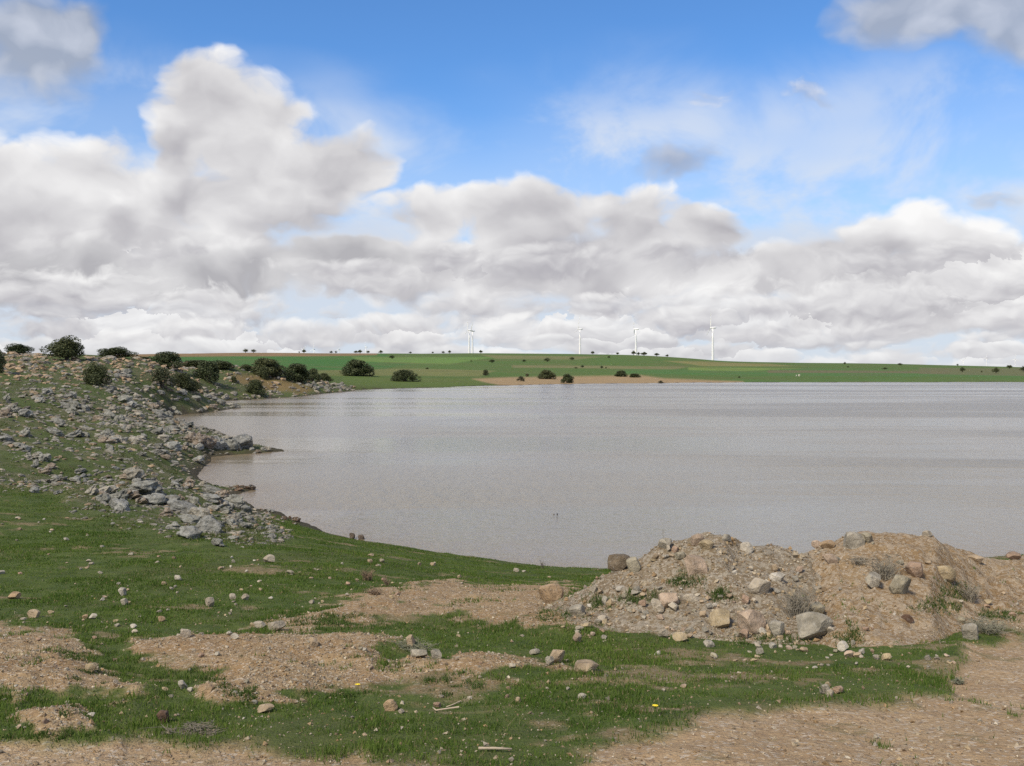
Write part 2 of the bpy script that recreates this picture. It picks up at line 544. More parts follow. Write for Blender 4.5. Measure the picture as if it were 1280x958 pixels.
def mesh_obj(name, verts, faces, mat=None, parent=None, smooth=False, attrs=None):
    me = bpy.data.meshes.new(name)
    verts = np.asarray(verts, np.float32)
    faces = np.asarray(faces, np.int32)
    me.vertices.add(len(verts))
    me.vertices.foreach_set('co', verts.ravel())
    k = faces.shape[1]
    me.loops.add(faces.size)
    me.loops.foreach_set('vertex_index', faces.ravel())
    me.polygons.add(len(faces))
    me.polygons.foreach_set('loop_start', np.arange(0, faces.size, k, dtype=np.int32))
    me.polygons.foreach_set('loop_total', np.full(len(faces), k, np.int32))
    me.polygons.foreach_set('use_smooth', np.full(len(faces), smooth, bool))
    me.update(calc_edges=True)
    for an, av in (attrs or {}).items():
        av = np.asarray(av, np.float32)
        if av.ndim == 1:
            at = me.attributes.new(an, 'FLOAT', 'POINT')
            at.data.foreach_set('value', av)
        else:
            at = me.attributes.new(an, 'FLOAT_COLOR', 'POINT')
            c4 = np.ones((len(av), 4), np.float32)
            c4[:, :3] = av
            at.data.foreach_set('color', c4.ravel())
    if mat:
        me.materials.append(mat)
    o = bpy.data.objects.new(name, me)
    C.objects.link(o)
    if parent:
        o.parent = parent
    return o


def material(name):
    m = bpy.data.materials.new(name)
    m.use_nodes = True
    t = m.node_tree
    return m, t, t.nodes['Principled BSDF']


def attr(t, name, out='Fac'):
    n = t.nodes.new('ShaderNodeAttribute')
    n.attribute_name = name
    return E(t, n.outputs[out])


def objco(t, which='Object'):
    return E(t, t.nodes.new('ShaderNodeTexCoord').outputs[which])


def position(t):
    return E(t, t.nodes.new('ShaderNodeNewGeometry').outputs['Position'])


def bump(t, bsdf, h, dist, strength=1.0):
    n = t.nodes.new('ShaderNodeBump')
    n.inputs['Strength'].default_value = strength
    put(t, n.inputs['Distance'], dist)
    put(t, n.inputs['Height'], h)
    t.links.new(n.outputs[0], bsdf.inputs['Normal'])


def rnd(t):
    return E(t, t.nodes.new('ShaderNodeObjectInfo').outputs['Random'])


# ------------------------------------------------------------------ ground materials
def soil_colour(t, P, a=(0.345, 0.248, 0.138), b=(0.43, 0.335, 0.210), c=(0.275, 0.180, 0.092)):
    n1 = noise(t, P, 1.1, 5, .6)
    n2 = noise(t, P, 17.0, 4, .65)
    v = voro(t, P, 46.0, 0, .5, '3D', 'F1', out='Color')
    col = mixc(t, sstep(t, .35, .68, n1), c, a)
    col = mixc(t, sstep(t, .45, .75, n2) * .8, col, b)
    col = mixc(t, sstep(t, .80, .95, sep(t, v)[0]) * .7, col, (0.52, 0.45, 0.36))
    col = mixc(t, sstep(t, .14, .05, sep(t, v)[1]) * .55, col, (0.17, 0.11, 0.07))
    return col, n2 * .5 + n1 * .6


def make_ground_mat():
    m, t, b = material('ground')
    P = position(t)
    r = nmath(t, 'SQRT', sep(t, P)[0] * sep(t, P)[0] + sep(t, P)[1] * sep(t, P)[1])
    n_l = noise(t, P, .35, 4, .55)
    n_m = noise(t, P, 2.6, 5, .6)
    n_s = noise(t, P, 21.0, 4, .7)
    g = mixc(t, sstep(t, .3, .7, n_m), (0.052, 0.080, 0.017), (0.094, 0.126, 0.028))
    g = mixc(t, sstep(t, .46, .72, n_l) * .55, g, (0.098, 0.092, 0.040))
    g = mixc(t, sstep(t, .45, .75, n_s) * .5, g, (0.105, 0.120, 0.048))
    soil, sh = soil_colour(t, P)
    col = mixc(t, attr(t, 'bare') * .8, g, mixc(t, .45, soil, (0.15, 0.12, 0.07)))
    # stony slope: thin dry turf among rubble
    rk = mixc(t, sstep(t, .40, .62, n_m), (0.072, 0.090, 0.028), (0.135, 0.128, 0.070))
    rk = mixc(t, sstep(t, .54, .70, n_s) * .8, rk, (0.24, 0.225, 0.185))
    rk = mixc(t, sstep(t, .46, .58, n_l) * .8, rk, (0.078, 0.108, 0.030))
    col = mixc(t, attr(t, 'rocky') * .92, col, rk)
    col = mixc(t, attr(t, 'gravel'), col, soil)
    col = mixc(t, attr(t, 'red') * .6, col, mixc(t, n_m, (0.24, 0.135, 0.060), (0.33, 0.21, 0.10)))
    tr, th = soil_colour(t, P, (0.395, 0.285, 0.168), (0.455, 0.350, 0.222), (0.335, 0.230, 0.130))
    tuft = sstep(t, .58, .68, noise(t, P, 3.1, 5, .62)) * .55
    tr = mixc(t, tuft, tr, (0.15, 0.135, 0.062))
    col = mixc(t, attr(t, 'track'), col, tr)
    # far farmland
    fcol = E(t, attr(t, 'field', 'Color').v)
    fn = noise(t, P, .02, 5, .62)
    fn2 = noise(t, P, .11, 4, .6)
    fcol = mixc(t, sstep(t, .42, .68, fn) * .5, fcol, (0.135, 0.125, 0.052))
    fcol = mixc(t, sstep(t, .45, .75, fn2) * .45, fcol, (0.060, 0.098, 0.028))
    fcol = mixc(t, sstep(t, .5, .7, noise(t, P, .2, 2, .5)) * .3, fcol, (0.125, 0.135, 0.060))
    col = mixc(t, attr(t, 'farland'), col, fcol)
    col = mixc(t, attr(t, 'tan') * .95, col, mixc(t, fn2, (0.27, 0.185, 0.098), (0.38, 0.275, 0.155)))
    col = mixc(t, attr(t, 'mud') * .85, col, (0.060, 0.047, 0.034))
    put(t, b.inputs['Base Color'], col)
    b.inputs['Roughness'].default_value = .95
    b.inputs['Specular IOR Level'].default_value = .15
    bump(t, b, n_s * .6 + n_m * .8 + noise(t, P, 70.0, 2, .6) * .35, sstep(t, 5.0, 200.0, r, .05, .14), .9)
    return m


GROUND = make_ground_mat()

# ------------------------------------------------------------------ ground sheet: fine near, coarse far, out to the horizon
_ths = np.concatenate([np.linspace(-math.pi, -.62, 60, endpoint=False), np.linspace(-.62, .62, 560), np.linspace(.62, math.pi, 60)[1:]])
_rs = np.concatenate([[0.0, 1.0, 2.0, 3.0], np.exp(np.linspace(math.log(3.8), math.log(60), 430, endpoint=False)),
                      np.exp(np.linspace(math.log(60), math.log(1500), 190, endpoint=False)), np.exp(np.linspace(math.log(1500), math.log(14000), 28))])
_TH, _R = np.meshgrid(_ths, _rs, indexing='ij')
_X, _Y = (_R * np.sin(_TH)).ravel(), (_R * np.cos(_TH)).ravel()
_Z, _M, _PX, _PY = land(_X, _Y)


_ZG = _Z.reshape(_TH.shape)
_MG = {k: _M[k].reshape(_TH.shape) for k in ('track', 'gravel', 'bare', 'rocky', 'mud', 's')}


def _cell(x, y):
    th, r = np.arctan2(x, y), np.hypot(x, y)
    i = np.clip(np.searchsorted(_ths, th) - 1, 0, len(_ths) - 2)
    j = np.clip(np.searchsorted(_rs, r) - 1, 0, len(_rs) - 2)
    return i, j, np.clip((th - _ths[i]) / (_ths[i + 1] - _ths[i]), 0, 1), np.clip((r - _rs[j]) / (_rs[j + 1] - _rs[j]), 0, 1)


def _lerp(G, c):
    i, j, u, v = c
    return (G[i, j] * (1 - u) + G[i + 1, j] * u) * (1 - v) + (G[i, j + 1] * (1 - u) + G[i + 1, j + 1] * u) * v


def ground(x, y):
    """height of the ground sheet"""
    return _lerp(_ZG, _cell(*np.broadcast_arrays(np.atleast_1d(np.asarray(x, float)), np.atleast_1d(np.asarray(y, float)))))


def ground_all(x, y):
    c = _cell(x, y)
    z = _lerp(_ZG, c)
    px, py = proj(x, y, z)
    return z, {k: _lerp(g, c) for k, g in _MG.items()}, px, py


# distances sampled along a line of sight, to set things where the photograph shows them
_RS = np.exp(np.linspace(math.log(4.7), math.log(3200), 900))


def hits(pts):
    """photo positions -> (n,3) places on the land; where a sight line misses, the crest beyond 300 m"""
    out = []
    for (px, py) in pts:
        d = ray(px, min(py, 1040))
        d = d / math.hypot(d[0], d[1])
        x, y = d[0] * _RS, d[1] * _RS
        g = np.maximum(ground(x, y), 0.0)
        zz = CZ + d[2] * _RS
        below = np.nonzero(zz <= g)[0]
        if len(below):
            i = max(below[0], 1)
            a, b = zz[i - 1] - g[i - 1], zz[i] - g[i]
            f = a / (a - b + 1e-9)
            r = _RS[i - 1] + f * (_RS[i] - _RS[i - 1])
        else:
            t = np.where((_RS > 300) & (_RS < 1900), (g - CZ) / _RS, -9)
            r = _RS[int(np.argmax(t))]
        out.append((d[0] * r, d[1] * r, float(ground(d[0] * r, d[1] * r)[0])))
    return np.array(out)


def field_colours(px, py, x, y):
    """crops on the far slopes, with sunlit streaks painted in as brighter green strips"""
    n = len(px)
    col = np.tile(np.array((0.058, 0.098, 0.026)), (n, 1))
    w = 1.2 * fbm(x * .006, y * .01, 3, 81)
    def paint(pts, c, soft=.7, k=1.0):
        a = zone(px, py + w, pts, soft)[:, None] * k
        col[:] = col * (1 - a) + np.array(c) * a
    # vivid winter wheat behind the stony ridge
    paint([(-900, 436), (340, 440), (470, 441), (520, 452), (480, 463), (300, 470), (-900, 470)], (0.036, 0.098, 0.024))
    paint([(440, 446), (620, 447), (560, 455), (450, 452)], (0.090, 0.150, 0.040))  # brighter green strip: sunlight on the slope put into the colour
    paint([(380, 464), (520, 462), (620, 465), (600, 470), (380, 470)], (0.120, 0.125, 0.050))
    paint([(430, 472), (620, 473), (600, 486), (420, 489)], (0.080, 0.125, 0.028))
    paint([(-900, 430), (480, 438), (470, 444.5), (300, 446.0), (160, 447), (-900, 449)], (0.175, 0.108, 0.065))
    paint([(600, 443), (760, 446), (720, 450), (620, 449)], (0.120, 0.120, 0.055))
    paint([(640, 456), (860, 458), (840, 462), (640, 461)], (0.130, 0.120, 0.060))
    paint([(780, 462), (1000, 461), (1300, 467), (1900, 468), (1900, 474), (1000, 472), (780, 469)], (0.048, 0.108, 0.030))
    paint([(830, 452), (960, 455), (1010, 459), (880, 458)], (0.150, 0.135, 0.058))
    paint([(860, 459), (1000, 461), (930, 464), (860, 463)], (0.110, 0.155, 0.042))  # another sunlit streak, painted as a lighter crop strip
    paint([(960, 463), (1190, 464), (1180, 467), (960, 467)], (0.100, 0.090, 0.055))
    paint([(1060, 468), (1120, 468.5), (1110, 471), (1050, 471)], (0.060, 0.095, 0.035))
    paint([(1150, 459.8), (1900, 462), (1900, 472), (1300, 471), (1150, 468)], (0.100, 0.094, 0.056), k=.8)
    paint([(900, 474), (1900, 475), (1900, 479), (900, 479)], (0.058, 0.112, 0.030))
    return np.minimum(col * np.array((1.45, 1.46, 1.3)), .4)


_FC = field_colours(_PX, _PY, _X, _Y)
_nt, _nr = len(_ths), len(_rs)
_i = np.arange(_nt * _nr).reshape(_nt, _nr)
_q = np.stack([_i[:-1, :-1], _i[1:, :-1], _i[1:, 1:], _i[:-1, 1:]], -1)[:, 1:].reshape(-1, 4)[:, ::-1]
_ap = {k: _M[k] for k in ('track', 'gravel', 'bare', 'rocky', 'red', 'tan', 'mud', 'farland')}
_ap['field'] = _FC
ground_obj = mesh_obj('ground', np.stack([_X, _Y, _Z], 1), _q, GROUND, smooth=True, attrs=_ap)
tag(ground_obj, kind='structure')


# ------------------------------------------------------------------ water
def make_water_mat():
    m, t, b = material('water')
    P = position(t)
    x, y, z = sep(t, P)
    col = mixc(t, noise(t, P, .03, 3, .5), (0.245, 0.216, 0.160), (0.295, 0.262, 0.200))
    col = mixc(t, attr(t, 'shallow') * .8, col, (0.235, 0.175, 0.105))  # brown shallows, with the bank's brown reflection painted in along the shore
    put(t, b.inputs['Base Color'], col)
    b.inputs['IOR'].default_value = 1.33
    # wind: calm in the lee of the stony shore, rippled in long lanes further out
    lee = sstep(t, -16.0, 16.0, x - y * .05 + (noise(t, vec(t, x * .03, y * .03), 1.0, 2, .5, '2D') - .5) * 40.0)
    streak = sstep(t, .42, .58, noise(t, vec(t, x * .007, y * .05), 1.0, 4, .6, '2D'))
    amp = .07 + lee * .45 + streak * (lee * .7 + .15)
    put(t, b.inputs['Roughness'], .05 + lee * .07 + streak * .14)
    q = vec(t, x * .75 + y * .12, y * 1.6)
    h = noise(t, q, 1.7, 2, .5, '2D') * .8 + noise(t, q, 5.0, 3, .6, '2D') * .6
    h2 = noise(t, vec(t, x * 1.15 + y * .05, y * .5), 1.0, 4, .68, '2D')
    bump(t, b, h * amp * .5 + h2 * amp * 1.15, .30, 1.0)
    return m


WATER = make_water_mat()
_wt, _wr = np.linspace(-1.25, 1.35, 240), np.exp(np.linspace(math.log(17), math.log(640), 200))
_a, _b = np.meshgrid(_wt, _wr, indexing='ij')
_x, _y = (_b * np.sin(_a)).ravel(), (_b * np.cos(_a)).ravel()
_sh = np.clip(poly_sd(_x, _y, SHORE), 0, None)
_i = np.arange(_a.size).reshape(_a.shape)
_q = np.stack([_i[:-1, :-1], _i[:-1, 1:], _i[1:, 1:], _i[1:, :-1]], -1).reshape(-1, 4)[:, ::-1]
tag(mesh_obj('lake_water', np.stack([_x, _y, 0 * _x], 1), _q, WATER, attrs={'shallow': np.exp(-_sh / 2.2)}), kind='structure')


# ------------------------------------------------------------------ earth mounds
# photo column, crest row, distance of the crest, distance of the front foot, distance of the back foot
MOUND1 = [(672, 775, 11.0, 10.6, 11.4), (700, 757, 11.2, 10.1, 12.4), (735, 737, 11.3, 9.8, 13.0), (770, 713, 11.4, 9.7, 13.3), (800, 699, 11.4, 9.6, 13.4), (840, 682, 11.4, 9.45, 13.6),
          (880, 673, 11.4, 9.35, 13.6), (912, 674, 11.4, 9.25, 13.6), (945, 686, 11.4, 9.1, 13.5), (985, 691, 11.5, 8.95, 13.4), (1025, 700, 11.6, 8.85, 13.3), (1065, 730, 11.6, 9.2, 13.0), (1100, 765, 11.6, 10.8, 12.4)]
MOUND2 = [(955, 765, 11.6, 11.0, 12.2), (985, 714, 11.7, 10.2, 13.2), (1010, 694, 11.7, 9.4, 13.5), (1045, 680, 11.7, 8.6, 13.7), (1080, 669, 11.7, 8.55, 13.8), (1125, 667, 11.7, 8.6, 13.8), (1165, 668, 11.7, 8.75, 13.8),
          (1190, 686, 11.8, 9.3, 13.7), (1220, 699, 12.0, 9.6, 13.8), (1280, 700, 12.4, 10.2, 14.0), (1360, 705, 12.6, 10.8, 13.8), (1430, 735, 12.6, 11.2, 13.6), (1500, 765, 12.4, 12.0, 12.8)]


def mound_height(x, y, tab, seed):
    """height of a heap above the ground, and the ground itself"""
    g = ground(x, y)
    T = np.array(tab, float)
    px = 640 + F * x / np.maximum(y, .1)
    px = px + 14 * fbm(x * 1.7, y * 1.7, 3, seed)
    yc, yf, yb = (np.interp(px, T[:, 0], T[:, k]) for k in (2, 3, 4))
    row = np.interp(px, T[:, 0], T[:, 1])
    zc = CZ - (row - HY) / F * yc
    gc = np.interp(px, T[:, 0], _mg[seed])
    hc = np.maximum(zc - gc, 0)
    s = np.where(y < yc, (yc - y) / (yc - yf), (y - yc) / (yb - yc))
    s = s + 0.07 * fbm(x * 2.3, y * 2.3, 3, seed + 3)
    p = np.clip(1 - s, 0, 1)
    w = p * p * (3 - 2 * p) * .5 + p * .5
    run = np.abs(fbm(px / 17.0, s * 1.6, 3, seed + 21)) ** .7 * ss(.05, .4, s) * (y < yc)
    lump = 0.05 * (.35 - run) + 0.06 * np.clip(fbm(x * 5, y * 5, 3, seed + 30) - .15, 0, 1) + 0.07 * fbm(x * 2.2, y * 2.2, 4, seed + 7, .55) + 0.022 * fbm(x * 9, y * 9, 3, seed + 11)
    inside = (px > T[0, 0]) & (px < T[-1, 0])
    h = np.where(inside, hc * w + lump * np.clip(w * 4, 0, 1), -1)
    h = np.where(w <= 0, -.12, h - .012)
    return np.where(inside, h, -.2), g


_mg = {}
for _tab, _sd in ((MOUND1, 101), (MOUND2, 131)):
    _t = np.array(_tab, float)
    _mg[_sd] = ground((_t[:, 0] - 640) / F * _t[:, 2], _t[:, 2])


def heap(x, y):
    x, y = np.atleast_1d(np.asarray(x, float)), np.atleast_1d(np.asarray(y, float))
    out = np.full(x.shape, -.2)
    k = (y > 8) & (y < 14.2) & (x > -.2) & (x < 9.5)
    if k.any():
        out[k] = np.maximum(mound_height(x[k], y[k], MOUND1, 101)[0], mound_height(x[k], y[k], MOUND2, 131)[0])
    return out


def surf(x, y):
    return ground(x, y) + np.maximum(heap(x, y), 0)


def hits_surf(pts):
    """as hits(), over the heaps too"""
    R = np.linspace(5, 30, 900)
    out = []
    for (px, py) in pts:
        d = ray(px, py)
        d = d / d[1]
        x, y = d[0] * R, R
        g = surf(x, y)
        zz = CZ + d[2] * R
        b = np.nonzero(zz <= g)[0]
        i = b[0] if len(b) else int(np.argmin(zz - g))
        out.append((x[i], y[i], g[i]))
    return np.array(out)


def make_earth_mat(name, a, b_, c, pale):
    m, t, b = material(name)
    P = position(t)
    col, h = soil_colour(t, P, a, b_, c)
    v = voro(t, P, 22.0, 1, .5, '3D', 'F1', out='Color')
    col = mixc(t, sstep(t, .48, .66, noise(t, P, .9, 5, .62, dist=.4)) * .5, col, c)
    col = mixc(t, sstep(t, .70, .9, sep(t, v)[2]) * .6, col, pale)
    put(t, b.inputs['Base Color'], col)
    b.inputs['Roughness'].default_value = .95
    b.inputs['Specular IOR Level'].default_value = .12
    bump(t, b, h + noise(t, P, 60, 3, .65) * .5 + sep(t, v)[1] * .25, .05, .9)
    return m


EARTH_GREY = make_earth_mat('stony_earth', (0.255, 0.203, 0.134), (0.335, 0.280, 0.198), (0.195, 0.148, 0.092), (0.38, 0.34, 0.27))
EARTH_TAN = make_earth_mat('tan_earth', (0.312, 0.222, 0.126), (0.385, 0.288, 0.175), (0.250, 0.166, 0.086), (0.41, 0.34, 0.25))


def build_mound(tab, seed, mat, label):
    T = np.array(tab, float)
    xs = np.arange((T[0, 0] - 700) / F * 10.5 - .3, (T[-1, 0] - 640) / F * 13.5 + .4, .028)
    ys = np.arange(8.4, 14.1, .028)
    X, Y = np.meshgrid(xs, ys, indexing='ij')
    h, g = mound_height(X.ravel(), Y.ravel(), tab, seed)
    nx, ny = X.shape
    i = np.arange(nx * ny).reshape(nx, ny)
    q = np.stack([i[:-1, :-1], i[1:, :-1], i[1:, 1:], i[:-1, 1:]], -1).reshape(-1, 4)
    keep = (h[q] > -.1).any(1)
    q = q[keep]
    used = np.unique(q)
    mp = np.full(nx * ny, -1)
    mp[used] = np.arange(len(used))
    v = np.stack([X.ravel(), Y.ravel(), g + h], 1)[used]
    # origin at the foot of the heap
    org = np.array((v[:, 0].mean(), v[:, 1].mean(), v[:, 2].min()))
    o = mesh_obj('earth_mound', v - org, mp[q], mat, smooth=True)
    o.location = org
    return tag(o, label, 'mound', 'heaps of dumped earth by the lake')


build_mound(MOUND1, 101, EARTH_GREY, 'greyish heap of dumped earth thick with stones at its foot')
build_mound(MOUND2, 131, EARTH_TAN, 'tan heap of bare dumped earth with dry weeds beside the dirt track')


# ------------------------------------------------------------------ stones
def make_stone_mat(name, from_object=True, lichen=0.0):
    m, t, b = material(name)
    P = position(t)
    if from_object:
        tint = E(t, t.nodes.new('ShaderNodeObjectInfo').outputs['Color'])
    else:
        tint = attr(t, 'tint', 'Color')
    sc = 1.0 if lichen else 2.2
    n1 = noise(t, P, 3.2 * sc, 6, .65)
    n2 = noise(t, P, 13.0 * sc, 5, .65)
    col = mixc(t, sstep(t, .3, .7, n1), mixc(t, 1.0, tint, (0.58, 0.57, 0.54), 'MULTIPLY'), mixc(t, 1.0, tint, (1.18, 1.16, 1.12), 'MULTIPLY'))
    col = mixc(t, sstep(t, .52, .70, n2) * .5, col, mixc(t, .5, tint, (0.46, 0.44, 0.40)))
    if lichen:
        n3 = noise(t, P, 6.5, 5, .7)
        col = mixc(t, sstep(t, .53, .62, n3) * .75 * lichen, col, (0.33, 0.33, 0.30))
        col = mixc(t, sstep(t, .45, .36, n3) * .70 * lichen, col, (0.085, 0.085, 0.075))
        col = mixc(t, sstep(t, .64, .70, noise(t, P, 2.3, 4, .6)) * .55, col, (0.30, 0.185, 0.095))
    put(t, b.inputs['Base Color'], col)
    b.inputs['Roughness'].default_value = .9
    b.inputs['Specular IOR Level'].default_value = .2
    bump(t, b, n1 * .7 + n2 * .45 + noise(t, P, 55 * sc, 2, .6) * .12, .12 if lichen else .05, .9)
    return m


LIME = make_stone_mat('limestone', True, 1.0)
STONE = make_stone_mat('stone', True)
LIME_S = make_stone_mat('limestone_rubble', False, .6)
STONE_S = make_stone_mat('gravel', False)


def ico(sub):
    import bmesh
    bm = bmesh.new()
    bmesh.ops.create_icosphere(bm, subdivisions=sub, radius=1)
    v = np.array([p.co[:] for p in bm.verts])
    f = np.array([[q.index for q in p.verts] for p in bm.faces])
    bm.free()
    return v, f


ICO = {k: ico(k) for k in (1, 2, 3, 4)}


def n3d(v, f, seed, octs=3):
    return (fbm(v[:, 0] * f + 31, v[:, 1] * f + v[:, 2] * f * .5, octs, seed) + fbm(v[:, 1] * f - 11, v[:, 2] * f + v[:, 0] * f * .5, octs, seed + 20)
            + fbm(v[:, 2] * f + 5, v[:, 0] * f - v[:, 1] * f * .5, octs, seed + 40)) / 1.7


def rock_shape(seed, sub, cuts=11, rough=.12, flat=.75, long=1.35, crag=0.0, deep=.6):
    r = np.random.default_rng(seed)
    v, f = ICO[sub]
    v = v.copy() * np.array((long, 1.0, flat))
    for _ in range(cuts):                            # broken faces
        n = r.normal(size=3)
        n /= np.linalg.norm(n)
        ext = np.abs(v @ n).max() * r.uniform(deep, .92)
        d = v @ n - ext
        v = v - np.outer(np.clip(d, 0, None), n) * .98
    nn = v / (np.linalg.norm(v, axis=1, keepdims=True) + 1e-6)
    if crag:                                         # blocks standing out of the bed, then weathered grooves
        c = r.normal(size=(26, 3))
        c /= np.linalg.norm(c, axis=1, keepdims=True)
        k = np.argmax(nn @ c.T, axis=1)
        v = v * (1 + r.uniform(-crag, crag * .6, 26))[k][:, None]
        lay = np.sin(v[:, 2] * 13 + 2 * n3d(v, 1.1, seed + 3, 2) + r.uniform(0, 6))
        v = v + nn * (.045 * np.sign(lay) * np.abs(lay) ** .4)[:, None]
        v = v - nn * (crag * .5 * np.abs(n3d(v, 2.6, seed + 5, 3)))[:, None]
    v = v + nn * (rough * n3d(v, 1.6, seed, 4))[:, None]
    w = v[:, 0].max() - v[:, 0].min()
    v = v / w                                        # one unit wide
    v[:, 2] -= v[:, 2].min()
    return v, f, v[:, 2].max()


CRAGS, BLOCKS, BITS = [], [], []
for _k in range(10):
    CRAGS.append(rock_shape(300 + _k, 4, 7, .12, .60, 1.6, .24))
for _k in range(10):
    BLOCKS.append(rock_shape(400 + _k, 3, 13, .055, .74, 1.2, 0.0, .50))
_meshes = {}


def rock_mesh(lib, k, mat):
    key = (id(lib), k, mat.name)
    if key not in _meshes:
        v, f, h = lib[k]
        o = mesh_obj('rock_shape', v, f, mat, smooth=False)
        me = o.data
        bpy.data.objects.remove(o)
        _meshes[key] = me
    return _meshes[key], lib[k][2]


def put_rock(name, lib, k, mat, pos, width, height, rz, col, label, cat, group=None, tilt=(0, 0), sink=.22):
    me, hh = rock_mesh(lib, k, mat)
    o = bpy.data.objects.new(name, me)
    C.objects.link(o)
    sz = height / hh / (1 - sink)
    o.scale = (width, width * random.uniform(.75, 1.05), sz)
    o.location = (pos[0], pos[1], pos[2] - height * sink)
    o.rotation_euler = (tilt[0], tilt[1], rz)
    o.color = (*col, 1)
    return tag(o, label, cat, group)


random.seed(11)
GREY, PALE, PINK, YEL, ORG, BRN, WHT, OLV, TAN, RED = ((.31, .295, .25), (.43, .38, .305), (.43, .315, .235), (.44, .345, .20), (.37, .235, .12), (.115, .072, .050), (.52, .49, .43), (.28, .26, .19), (.41, .305, .195), (.32, .20, .14))

